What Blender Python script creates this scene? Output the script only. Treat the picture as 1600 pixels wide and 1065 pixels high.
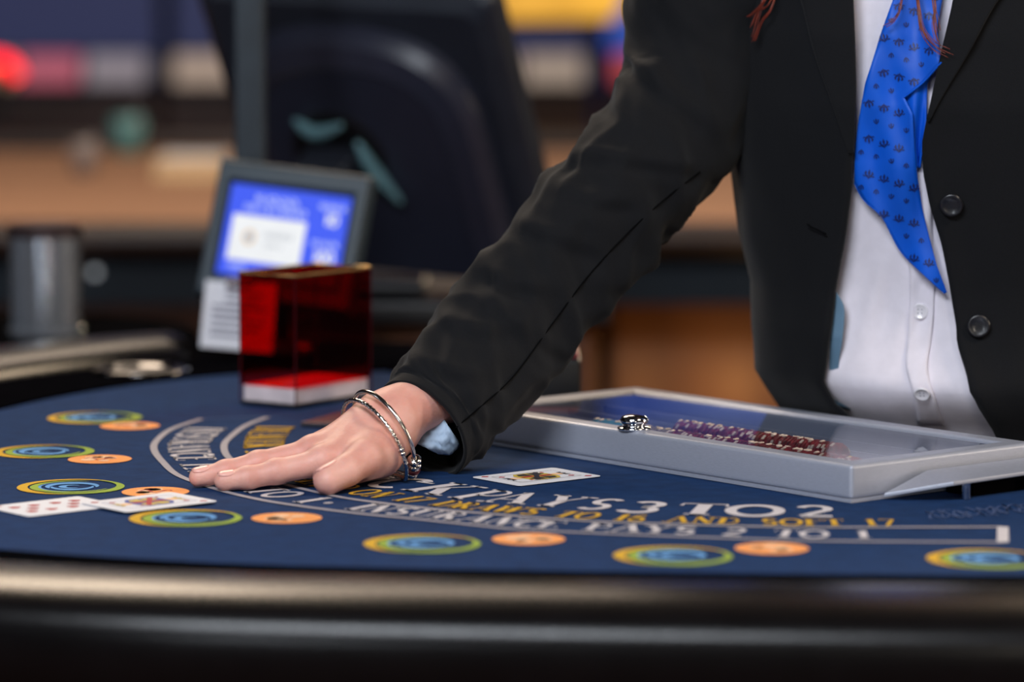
import bpy, bmesh, math, random
import numpy as np
from mathutils import Vector, Matrix, noise
random.seed(7)
R = math.radians
C = bpy.context.scene.collection
for o in list(bpy.data.objects): bpy.data.objects.remove(o)
TZ = 0.95                      # height of the felt above the floor
FPX, EYE, PITCH = 6000.0, 0.455, R(6.2)
SC = bpy.context.scene
# ------------------------------------------------------------------ camera, world, lights, exposure
cd = bpy.data.cameras.new('camera'); cam = bpy.data.objects.new('camera', cd); C.objects.link(cam)
cam.location = (0, 0, TZ + EYE); cam.rotation_euler = (R(90) - PITCH, 0, 0)
cd.sensor_width = 36; cd.lens = 135; cd.clip_start = .05; cd.clip_end = 60
cd.dof.use_dof = True; cd.dof.focus_distance = 3.17; cd.dof.aperture_fstop = 3.0; cd.dof.aperture_blades = 0
SC.camera = cam
SC.view_settings.view_transform = 'Standard'; SC.view_settings.look = 'None'
SC.view_settings.gamma = 1; SC.view_settings.use_curve_mapping = False; SC.view_settings.exposure = 0.0
w = bpy.data.worlds.new('world'); SC.world = w; w.use_nodes = True
w.node_tree.nodes['Background'].inputs[0].default_value = (.30, .34, .45, 1)
w.node_tree.nodes['Background'].inputs[1].default_value = .12
def area(name, loc, target, size, watts, col, sy=None):
    l = bpy.data.lights.new(name, 'AREA'); l.energy = watts; l.color = col; l.size = size
    if sy: l.shape = 'RECTANGLE'; l.size_y = sy
    o = bpy.data.objects.new(name, l); C.objects.link(o); o.location = loc
    o.rotation_euler = (Vector(target) - Vector(loc)).to_track_quat('-Z', 'Y').to_euler()
    return o
area('key_ceiling_panel', (-.75, 0.6, 3.05), (0, 3.2, .95), 1.6, 122, (.86, .92, 1.0), .7)
area('warm_ceiling_panel', (1.7, 2.0, 3.05), (.2, 3.2, .95), .8, 34, (1, .84, .66))
area('rim_ceiling_panel', (-.9, 5.2, 3.05), (.1, 3.3, 1.1), 1.0, 48, (1, .80, .60))
area('added_rear_light', (1.5, 5.3, 3.05), (.1, 2.6, .95), .9, 60, (1, .78, .54))  # extra warm light, added to bring the rail highlight to the right
area('far_table_panel', (-.4, 6.9, 3.05), (-.4, 6.9, 1), 1.2, 26, (1, .80, .62))
area('blue_wall_washer', (1.5, 10.6, 3.0), (1.1, 11.9, 1.5), .8, 28, (.22, .38, 1.0))
area('navy_wall_washer', (-1.4, 10.6, 3.0), (-1.4, 11.9, 1.4), .8, 14, (.45, .52, 1.0))

area('added_left_light', (-4.8, 3.2, 1.9), (0, 4.0, 1.2), .5, 8, (.80, .88, 1.0), 1.6)  # added off-frame light for a rim on canister and jacket
area('added_front_light', (-2.2, -2.8, 1.7), (0, 3, 1.2), .4, 30, (.85, .92, 1.0), 1.6)  # unseen light added behind the camera for shiny things to reflect
area('added_front_light', (1.6, -2.8, 1.7), (0, 3, 1.2), .4, 30, (1, .9, .75), 1.6)  # warm twin of the above, also added for reflections
area('added_back_light', (1.85, 11.9, 1.7), (.5, 3, 1.0), .6, 45, (1, .78, .50), .5)  # added out of view to brighten the rail crest at the right
area('added_right_light', (4.8, 3.6, 1.9), (0, 3.6, 1.2), .5, 60, (1.0, .82, .62), 1.6)  # unseen warm light added for edge highlights from the right

# ------------------------------------------------------------------ helpers
def lin(c): 
    f = lambda v: (v/255/12.92 if v <= 10 else ((v/255+.055)/1.055)**2.4)
    return (f(c[0]), f(c[1]), f(c[2]), 1)
MATS = {}
def mat(name, col, rough=.5, metal=0, var=.12, scale=40, bump=0, bscale=300, emit=0, spec=.5, sheen=0, coat=0, col2=None, stretch=None, sss=0, aniso=0):
    m = bpy.data.materials.new(name); m.use_nodes = True; nt = m.node_tree; b = nt.nodes['Principled BSDF']
    b.inputs['Roughness'].default_value = rough; b.inputs['Metallic'].default_value = metal
    b.inputs['Specular IOR Level'].default_value = spec
    if sheen: b.inputs['Sheen Weight'].default_value = sheen; b.inputs['Sheen Roughness'].default_value = .5
    if coat: b.inputs['Coat Weight'].default_value = coat; b.inputs['Coat Roughness'].default_value = .08
    if sss:
        b.inputs['Subsurface Weight'].default_value = sss; b.inputs['Subsurface Radius'].default_value = (.006, .002, .001); b.inputs['Subsurface Scale'].default_value = 1.0
    c = lin(col); tc = nt.nodes.new('ShaderNodeTexCoord'); mp = nt.nodes.new('ShaderNodeMapping')
    nt.links.new(tc.outputs['Object'], mp.inputs['Vector'])
    if stretch: mp.inputs['Scale'].default_value = stretch
    n = nt.nodes.new('ShaderNodeTexNoise'); n.inputs['Scale'].default_value = scale; n.inputs['Detail'].default_value = 3
    nt.links.new(mp.outputs[0], n.inputs['Vector'])
    r = nt.nodes.new('ShaderNodeValToRGB'); nt.links.new(n.outputs['Fac'], r.inputs[0])
    c2 = lin(col2) if col2 else tuple(min(1, x*(1+var)) for x in c[:3]) + (1,)
    c1 = c if col2 else tuple(x*(1-var) for x in c[:3]) + (1,)
    r.color_ramp.elements[0].position = .32; r.color_ramp.elements[1].position = .68
    r.color_ramp.elements[0].color = c1; r.color_ramp.elements[1].color = c2
    if emit: b.inputs['Base Color'].default_value = (.01, .01, .012, 1)
    else: nt.links.new(r.outputs[0], b.inputs['Base Color'])
    if emit:
        nt.links.new(r.outputs[0], b.inputs['Emission Color']); b.inputs['Emission Strength'].default_value = emit
    if bump:
        n2 = nt.nodes.new('ShaderNodeTexNoise'); n2.inputs['Scale'].default_value = bscale; nt.links.new(mp.outputs[0], n2.inputs['Vector'])
        bp = nt.nodes.new('ShaderNodeBump'); bp.inputs['Strength'].default_value = bump; bp.inputs['Distance'].default_value = .001
        nt.links.new(n2.outputs['Fac'], bp.inputs['Height']); nt.links.new(bp.outputs[0], b.inputs['Normal'])
    MATS[name] = m; return m
def clear(name, col, rough=.02, ior=1.45):      # tinted clear sheet: transparent + fresnel gloss
    m = bpy.data.materials.new(name); m.use_nodes = True; nt = m.node_tree; nt.nodes.remove(nt.nodes['Principled BSDF'])
    t = nt.nodes.new('ShaderNodeBsdfTransparent'); t.inputs[0].default_value = col
    g = nt.nodes.new('ShaderNodeBsdfGlossy'); g.inputs['Roughness'].default_value = rough; g.inputs[0].default_value = (1, 1, 1, 1)
    f = nt.nodes.new('ShaderNodeFresnel'); f.inputs[0].default_value = ior
    mx = nt.nodes.new('ShaderNodeMixShader'); ge = nt.nodes.new('ShaderNodeNewGeometry'); su = nt.nodes.new('ShaderNodeMath'); su.operation = 'SUBTRACT'; su.inputs[0].default_value = 1; nt.links.new(ge.outputs['Backfacing'], su.inputs[1])
    mu = nt.nodes.new('ShaderNodeMath'); mu.operation = 'MULTIPLY'; nt.links.new(f.outputs[0], mu.inputs[0]); nt.links.new(su.outputs[0], mu.inputs[1]); nt.links.new(mu.outputs[0], mx.inputs[0]); nt.links.new(t.outputs[0], mx.inputs[1]); nt.links.new(g.outputs[0], mx.inputs[2])
    nt.links.new(mx.outputs[0], nt.nodes['Material Output'].inputs[0]); return m

def ray(u, v):
    x = (u-800)/FPX; y = (v-532.5)/FPX
    return x, math.cos(PITCH) - y*math.sin(PITCH), -(math.sin(PITCH) + y*math.cos(PITCH))
def U(u, v, Y):                                  # point on the sight line of (u, v) at distance Y
    x, dy, dz = ray(u, v); s = Y/dy
    return np.array([x*s, Y, TZ + EYE + dz*s])
def PZ(u, v, z=0.0):                             # point at height z over the felt
    x, dy, dz = ray(u, v); s = (EYE - z)/-dz
    return np.array([x*s, dy*s, TZ + z])
OFF = {}
def empty(name, loc, label=None, cat=None, group=None):
    o = bpy.data.objects.new(name, None); C.objects.link(o); o.location = loc; o.empty_display_size = .05
    OFF[o.name] = np.array(loc, float)
    if label: tag(o, label, cat, group)
    return o
def tag(o, label, cat, group=None):
    o['label'] = label; o['category'] = cat
    if group: o['group'] = group
    return o
def obj(name, verts, faces, m, parent=None, smooth=False, kind=None, label=None, mods=()):
    v = np.array(verts, float).reshape(-1, 3)
    if parent is not None: off = OFF[parent.name]
    elif kind == 'structure': off = np.zeros(3)
    else:
        off = (v.min(0)+v.max(0))/2; off[2] = v[:, 2].min()
    me = bpy.data.meshes.new(name); me.from_pydata((v-off).tolist(), [], [tuple(int(i) for i in f) for f in faces]); me.update()
    bm = bmesh.new(); bm.from_mesh(me); bmesh.ops.recalc_face_normals(bm, faces=bm.faces); bm.to_mesh(me); bm.free()
    me.materials.append(m)
    if smooth: me.polygons.foreach_set('use_smooth', [True]*len(me.polygons))
    o = bpy.data.objects.new(name, me); C.objects.link(o)
    if parent is not None: o.parent = parent
    else: o.location = off
    OFF[o.name] = off
    if kind: o['kind'] = kind
    if label: o['label'] = label
    return o
def solidify(o, t, off=0):
    md = o.modifiers.new('solid', 'SOLIDIFY'); md.thickness = t; md.offset = off; return o
def bevel(o, wd, seg=2):
    md = o.modifiers.new('bevel', 'BEVEL'); md.width = wd; md.segments = seg; md.limit_method = 'ANGLE'; md.angle_limit = R(40)
    o.data.polygons.foreach_set('use_smooth', [True]*len(o.data.polygons))
    wn = o.modifiers.new('wn', 'WEIGHTED_NORMAL'); return o
def cat_rom(pts, n=12, closed=False):
    P = [np.array(p, float) for p in pts]; out = []
    L = len(P); rng = range(L if closed else L-1)
    for i in rng:
        p0 = P[i-1] if (closed or i > 0) else 2*P[0]-P[1]; p1 = P[i]; p2 = P[(i+1) % L]
        p3 = P[(i+2) % L] if (closed or i+2 < L) else 2*P[-1]-P[-2]
        for k in range(n):
            t = k/n; out.append(.5*((2*p1)+(-p0+p2)*t+(2*p0-5*p1+4*p2-p3)*t*t+(-p0+3*p1-3*p2+p3)*t**3))
    if not closed: out.append(P[-1])
    return np.array(out)
def prism(poly, z0, z1):                          # poly Nx2, world z
    n = len(poly); v = [(p[0], p[1], z0) for p in poly]+[(p[0], p[1], z1) for p in poly]
    f = [tuple(range(n))[::-1], tuple(range(n, 2*n))]+[(i, (i+1) % n, n+(i+1) % n, n+i) for i in range(n)]
    return v, f
def boxv(c, s, ex=(1, 0, 0), ey=(0, 1, 0), ez=(0, 0, 1)):
    c = np.array(c, float); ex, ey, ez = [np.array(a, float) for a in (ex, ey, ez)]
    v = [c + ex*s[0]/2*a + ey*s[1]/2*b + ez*s[2]/2*d for a in (-1, 1) for b in (-1, 1) for d in (-1, 1)]
    return v, [(0, 1, 3, 2), (4, 6, 7, 5), (0, 4, 5, 1), (2, 3, 7, 6), (0, 2, 6, 4), (1, 5, 7, 3)]
def join(*vf):
    V, F = [], []
    for v, f in vf:
        b = len(V); V += [tuple(p) for p in v]; F += [tuple(i+b for i in q) for q in f]
    return V, F
def frame_of(d):
    d = np.array(d, float); d /= np.linalg.norm(d); a = np.array([0, 0, 1.]) if abs(d[2]) < .9 else np.array([1., 0, 0])
    n1 = np.cross(d, a); n1 /= np.linalg.norm(n1); return d, n1, np.cross(d, n1)
def loft(rings, cap=True, closed_ring=True):
    m = len(rings[0]); V = [tuple(p) for r in rings for p in r]; F = []
    for i in range(len(rings)-1):
        for j in range(m if closed_ring else m-1):
            k = (j+1) % m; F.append((i*m+j, i*m+k, (i+1)*m+k, (i+1)*m+j))
    if cap and closed_ring: F += [tuple(range(m)), tuple(range((len(rings)-1)*m, len(rings)*m))[::-1]]
    return V, F
def tube(path, r, seg=10, closed=False):
    P = [np.array(p, float) for p in path]; n = len(P); rings = []; pn = None
    for i in range(n):
        d = (P[(i+1) % n]-P[i-1]) if closed else (P[min(i+1, n-1)]-P[max(i-1, 0)])
        d = d/np.linalg.norm(d)
        if pn is None: _, n1, _ = frame_of(d)
        else: n1 = pn-d*np.dot(pn, d); n1 /= np.linalg.norm(n1)
        pn = n1; n2 = np.cross(d, n1); rr = r(i/(n-1)) if callable(r) else r
        rings.append([P[i]+rr*(math.cos(a)*n1+math.sin(a)*n2) for a in np.arange(seg)*2*math.pi/seg])
    V, F = loft(rings, not closed)
    if closed: F += [((n-1)*seg+j, (n-1)*seg+(j+1) % seg, (j+1) % seg, j) for j in range(seg)]
    return V, F
def lathe(c, prof, axis=(0, 0, 1), seg=24):
    d, n1, n2 = frame_of(axis); c = np.array(c, float)
    return loft([[c+d*h+max(r, 1e-5)*(math.cos(a)*n1+math.sin(a)*n2) for a in np.arange(seg)*2*math.pi/seg] for r, h in prof])
def surface_nets(f, org, h):
    s = f < 0; nx, ny, nz = f.shape
    cnt = sum(s[a:nx-1+a, b:ny-1+b, c:nz-1+c].astype(np.int8) for a in (0, 1) for b in (0, 1) for c in (0, 1))
    idx = np.argwhere((cnt > 0) & (cnt < 8)); acc = np.zeros((len(idx), 3)); num = np.zeros(len(idx))
    cs = [(a, b, c) for a in (0, 1) for b in (0, 1) for c in (0, 1)]
    for p in cs:
        for ax in range(3):
            if p[ax]: continue
            q = list(p); q[ax] = 1
            f0 = f[idx[:, 0]+p[0], idx[:, 1]+p[1], idx[:, 2]+p[2]]; f1 = f[idx[:, 0]+q[0], idx[:, 1]+q[1], idx[:, 2]+q[2]]
            m = (f0 < 0) != (f1 < 0); t = np.where(m, f0/np.where(m, f0-f1, 1), 0)
            pos = np.tile(np.array(p, float), (len(idx), 1)); pos[:, ax] = t
            acc[m] += pos[m]; num[m] += 1
    V = (idx+acc/num[:, None])*h+org
    lut = -np.ones((nx-1, ny-1, nz-1), int); lut[tuple(idx.T)] = np.arange(len(idx)); F = []
    for ax in range(3):
        b, c = (ax+1) % 3, (ax+2) % 3
        s0 = np.take(s, range(f.shape[ax]-1), ax); s1 = np.take(s, range(1, f.shape[ax]), ax)
        e = np.argwhere(s0 != s1); e = e[(e[:, b] > 0) & (e[:, c] > 0) & (e[:, b] < f.shape[b]-1) & (e[:, c] < f.shape[c]-1)]
        def cell(db, dc):
            q = e.copy(); q[:, b] -= db; q[:, c] -= dc; return lut[tuple(q.T)]
        q = np.stack([cell(1, 1), cell(0, 1), cell(0, 0), cell(1, 0)], 1)
        flip = ~s[tuple(e.T)]; q[flip] = q[flip][:, ::-1]; F.append(q)
    return V, np.concatenate(F)
def sdf_mesh(prims, h, pad=.01):                 # prims: (a, b, ra, rb, k) tapered capsules, smooth union in order
    A = np.array([p[0] for p in prims]+[p[1] for p in prims]); rm = max(max(p[2], p[3]) for p in prims)
    lo = A.min(0)-rm-pad; hi = A.max(0)+rm+pad; n = np.ceil((hi-lo)/h).astype(int)+1
    g = [(lo[i]+np.arange(n[i])*h).astype(np.float32) for i in range(3)]
    X, Y, Z = g[0][:, None, None], g[1][None, :, None], g[2][None, None, :]
    F = np.full(n, 1.0, np.float32)
    for a, b, ra, rb, k in prims:
        a = np.array(a, float); b = np.array(b, float); rr = max(ra, rb)+k+3*h
        l = np.clip(((np.minimum(a, b)-rr-lo)/h).astype(int), 0, None); u = np.minimum(((np.maximum(a, b)+rr-lo)/h).astype(int)+2, n)
        sl = tuple(slice(l[i], u[i]) for i in range(3)); x, y, z = X[sl[0]], Y[:, sl[1]], Z[:, :, sl[2]]
        ab = b-a; L = max(float(ab@ab), 1e-9)
        t = np.clip(((x-a[0])*ab[0]+(y-a[1])*ab[1]+(z-a[2])*ab[2])/L, 0, 1)
        d = np.sqrt((x-a[0]-t*ab[0])**2+(y-a[1]-t*ab[1])**2+(z-a[2]-t*ab[2])**2)-(ra+(rb-ra)*t)
        f = F[sl]; hh = np.clip(k-np.abs(f-d), 0, None)/max(k, 1e-6); F[sl] = np.minimum(f, d)-hh*hh*k*.25
    return surface_nets(F, lo, h)
def disc(c, r, z, n=40): return [(c[0]+r*math.cos(a), c[1]+r*math.sin(a)) for a in np.arange(n)*2*math.pi/n]
def flat(polys, z):                               # several flat polygons at one height
    V, F = [], []
    for p in polys:
        b = len(V); V += [(q[0], q[1], z) for q in p]; F.append(tuple(range(b, b+len(p))))
    return V, F
def ribbon2(pts, w0):                             # flat ribbon (list of quads) along 2-D polyline, width value or function of t
    P = [np.array(p, float) for p in pts]; n = len(P); L, Rr = [], []
    for i in range(n):
        d = P[min(i+1, n-1)]-P[max(i-1, 0)]; d = d/(np.linalg.norm(d)+1e-12); q = np.array([-d[1], d[0]])
        ww = (w0(i/(n-1)) if callable(w0) else w0)/2; L.append(P[i]+q*ww); Rr.append(P[i]-q*ww)
    return [[L[i], Rr[i], Rr[i+1], L[i+1]] for i in range(n-1)]

# ------------------------------------------------------------------ materials
M_felt = mat('navy_felt', (20, 50, 92), .95, var=.14, scale=60, bump=.25, bscale=1800, spec=.15)
M_white = mat('print_white', (206, 200, 204), .9, var=.05, spec=.2)
M_yel = mat('print_yellow', (214, 168, 52), .9, var=.06, spec=.2)
M_grn = mat('print_green', (150, 172, 70), .9, var=.08, spec=.2)
M_blu = mat('print_sky_blue', (104, 158, 214), .9, var=.10, spec=.2)
M_org = mat('print_orange', (246, 162, 96), .9, var=.05, spec=.2)
M_peach = mat('print_peach', (250, 204, 164), .9, var=.08, spec=.2)
M_line = mat('print_line', (166, 160, 166), .9, var=.05, spec=.2)
M_faint = mat('print_faint', (74, 92, 134), .9, var=.05, spec=.2)
M_leather = mat('black_brown_leather', (11, 9, 10), .27, var=.15, scale=30, bump=.15, bscale=500, spec=.3)
M_track = mat('black_laminate', (9, 9, 12), .8, var=.1, spec=0)
M_matte = mat('matte_black', (12, 12, 14), .9, var=.1, spec=0)
M_wooddark = mat('dark_wood', (44, 28, 20), .45, var=.3, scale=6, stretch=(1, 8, 1))
M_alu = mat('brushed_aluminium', (172, 176, 190), .42, .35, var=.06, scale=200, stretch=(1, 1, 14), bump=.1, bscale=600)
M_chrome = mat('chrome', (215, 218, 225), .10, 1, var=.03)
M_cup = mat('dull_chrome', (92, 90, 90), .10, 1, var=.05)
M_silver = mat('silver_jewellery', (214, 208, 204), .16, 1, var=.05)
M_plast = mat('dark_plastic', (34, 38, 48), .42, var=.08, bump=.1, bscale=900)
M_bezel = mat('grey_plastic', (36, 52, 63), .45, var=.06, bump=.1, bscale=900)
M_black = mat('black_plastic', (16, 16, 20), .4, var=.08)
M_wool = mat('black_wool', (12, 13, 17), .85, var=.16, scale=700, bump=.35, bscale=1500, sheen=.06, spec=.2)
M_shirt = mat('white_cotton', (222, 216, 226), .85, var=.03, scale=90, bump=.12, bscale=1400, spec=.2, sheen=.1)
M_lining = mat('pale_blue_lining', (168, 190, 214), .6, var=.06, scale=60, bump=.2, bscale=300)
M_silk = mat('blue_satin', (4, 84, 200), .5, var=.10, scale=18, spec=.3, sheen=0)
M_silkprint = mat('navy_print', (8, 28, 92), .5, var=.05)
M_hair = mat('auburn_hair', (112, 40, 24), .4, var=.3, scale=90)
M_skin = mat('skin', (210, 148, 134), .48, col2=(226, 172, 158), scale=38, bump=.25, bscale=420, sss=.25, spec=.4)
M_nail = mat('nail', (236, 178, 166), .25, var=.03)
M_btn = mat('black_button', (22, 22, 27), .32, var=.1, coat=.3)
M_btnw = mat('pearl_button', (220, 216, 222), .25, var=.04, coat=.5)
M_paper = mat('white_paper', (226, 226, 232), .8, var=.02)
M_ink = mat('grey_ink', (118, 120, 138), .8, var=.05)
M_red = clear('red_acrylic', (.88, .010, .03, 1), .03)
M_rededge = mat('red_acrylic_edge', (62, 5, 14), .2, var=.05)
M_glass = clear('tray_glass', (.86, .88, .92, 1), .02, 1.32)
M_cred = mat('ink_red', (176, 42, 52), .7, var=.05)
M_cyel = mat('ink_yellow', (206, 178, 70), .7, var=.05)
M_cblk = mat('ink_black', (36, 36, 50), .7, var=.05)
M_cblu = mat('ink_blue', (70, 84, 160), .7, var=.05)

# ------------------------------------------------------------------ room
M_carpet = mat('casino_carpet', (46, 26, 24), .95, col2=(96, 52, 30), scale=4)
M_wall = mat('navy_wall', (52, 56, 92), .9, var=.3, scale=1.2)
M_wallside = mat('side_wall', (40, 36, 48), .9, var=.1)
M_ceil = mat('ceiling_paint', (48, 44, 50), .9, var=.1)
def slab(name, a, b, m):
    c = [(a[i]+b[i])/2 for i in range(3)]; s = [b[i]-a[i] for i in range(3)]; return obj(name, *boxv(c, s), m, kind='structure')
slab('floor', (-5, -3, -.1), (5, 12, 0), M_carpet)
slab('ceiling', (-5, -3, 3.2), (5, 12, 3.3), M_ceil)
slab('wall_back', (-5, 12, 0), (5, 12.1, 3.2), M_wall)
slab('wall_left', (-5.1, -3, 0), (-5, 12, 3.2), M_wallside)
slab('wall_right', (5, -3, 0), (5.1, 12, 3.2), M_wallside)
slab('wall_front', (-5, -3.1, 0), (5, -3, 3.2), M_wallside)
slab('baseboard_back', (-5, 11.97, 0), (5, 12, .12), M_wooddark)

# ------------------------------------------------------------------ gaming table
tab = empty('gaming_table', (.05, 3.2, 0), 'blackjack table with navy felt, printed betting spots and a padded black rail', 'table')
EDGE = [(-.13, 3.90), (-.225, 3.893), (-.308, 3.855), (-.408, 3.738), (-.482, 3.588), (-.545, 3.38), (-.565, 3.15), (-.535, 2.95), (-.47, 2.83), (-.371, 2.76), (-.23, 2.706), (-.09, 2.679), (.13, 2.658), (.357, 2.647), (.55, 2.66), (.68, 2.72), (.72, 2.80)]
edge = cat_rom(EDGE, 8)
def offset(poly, d):
    out = []
    for i in range(len(poly)):
        t = poly[min(i+1, len(poly)-1)]-poly[max(i-1, 0)]; t = t/np.linalg.norm(t); out.append(poly[i]+np.array([t[1], -t[0]])*-d)
    return np.array(out)
side = offset(edge, .01)
if np.linalg.norm(side.mean(0)-np.array([.05, 3.2])) and (side[60]-edge[60])@(edge[60]-np.array([.05, 3.2])) < 0: SG = -1
else: SG = 1
felt = obj('felt', *prism(edge, TZ-.02, TZ), M_felt, tab)
M_track2 = M_track
o1 = offset(edge, SG*.0005); o2 = offset(edge, SG*.115)
def strip(a, b, z0, z1):
    n = len(a); rings = [[(a[i][0], a[i][1], z0), (a[i][0], a[i][1], z1), (b[i][0], b[i][1], z1), (b[i][0], b[i][1], z0)] for i in range(n)]
    return loft(rings)
track = obj('racetrack', *strip(o1, o2, TZ-.03, TZ+.003), M_track, tab)
cr = offset(edge, SG*.182)
KEEP = slice(13, len(edge)-4)                     # the padded rail stops short of both dealer corners
rings = []
for i in range(len(cr))[KEEP]:
    t = cr[min(i+1, len(cr)-1)]-cr[max(i-1, 0)]; t /= np.linalg.norm(t); nn = np.array([t[1], -t[0]])*-SG
    k = []
    for a in np.arange(28)*2*math.pi/28:
        ca, sa = math.cos(a), math.sin(a); px = math.copysign(abs(ca)**.8, ca)*.068; pz = math.copysign(abs(sa)**.9, sa)*(.031 if sa > 0 else .066)
        q = cr[i]+nn*px; k.append((q[0], q[1], TZ-.006+pz))
    rings.append(k)
obj('padded_rail', *loft(rings), M_leather, tab, smooth=True)
o3 = offset(edge, SG*.16)
apr = np.concatenate([o3, [(.78, 2.82)], [(-.05, 3.93)]]) if False else o3
obj('apron', *prism(offset(edge, SG*.14), TZ-.20, TZ-.031), M_wooddark, tab)
obj('pedestal', *prism([(.02+.22*math.cos(a)*(1.2), 3.22+.2*math.sin(a)) for a in np.arange(24)*math.pi/12], .06, TZ-.20), M_wooddark, tab)
obj('foot', *prism([(.02+.36*math.cos(a), 3.22+.3*math.sin(a)) for a in np.arange(24)*math.pi/12], 0, .06), M_black, tab)
# cup holder sunk in the racetrack
cc = PZ(221, 580, .003)
def cup(c):
    ch = obj('cup_holder', *lathe((c[0], c[1], TZ+.003), [(.030, .001), (.034, .001), (.036, .003), (.044, .0045), (.049, .003), (.050, .0005), (.048, -.001), (.03, -.001)], seg=40), M_cup, tab, smooth=True)
    obj('cup_well', *lathe((c[0], c[1], TZ+.003), [(.0305, .0012), (.0305, .0008), (.001, .0008), (.001, .0012)], seg=32), M_black, tab)
cup(cc)

# ---- felt print
ZP = TZ+.0007
def px2(pts, z=0): return [PZ(u, v, z)[:2] for u, v in pts]
def resamp(P, n):
    P = np.array(P); d = np.r_[0, np.cumsum(np.linalg.norm(np.diff(P, axis=0), axis=1))]
    t = np.linspace(0, d[-1], n); return np.stack([np.interp(t, d, P[:, i]) for i in (0, 1)], 1)
OUT = cat_rom(px2([(315, 655), (268, 671), (244, 690), (241, 704), (254, 722), (280, 744), (342, 766), (405, 781), (467, 791), (561, 803), (655, 812), (760, 823), (828, 829), (987, 836), (1179, 843), (1300, 846), (1567, 848)]), 8)
INN = cat_rom(px2([(418, 652), (383, 666), (358, 685), (350, 697), (355, 713), (376, 728), (420, 749), (467, 763), (530, 777), (592, 786), (690, 797), (796, 806), (923, 815), (1083, 820.5), (1198, 823.5), (1290, 824.5), (1567, 824)]), 8)
def prt(name, polys, m, z=ZP): return obj(name, *flat(polys, z), m, felt)
for nm, L in (('arc_line', OUT), ('arc_line', INN)): prt(nm, ribbon2(resamp(L, 90), .0062), M_line)
prt('arc_end_line', ribbon2([OUT[-1], INN[-1]], .0085), M_white, ZP+.0001)
prt('arc_end_line', ribbon2([OUT[0], INN[0]], .003), M_faint, ZP+.0001)
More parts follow.
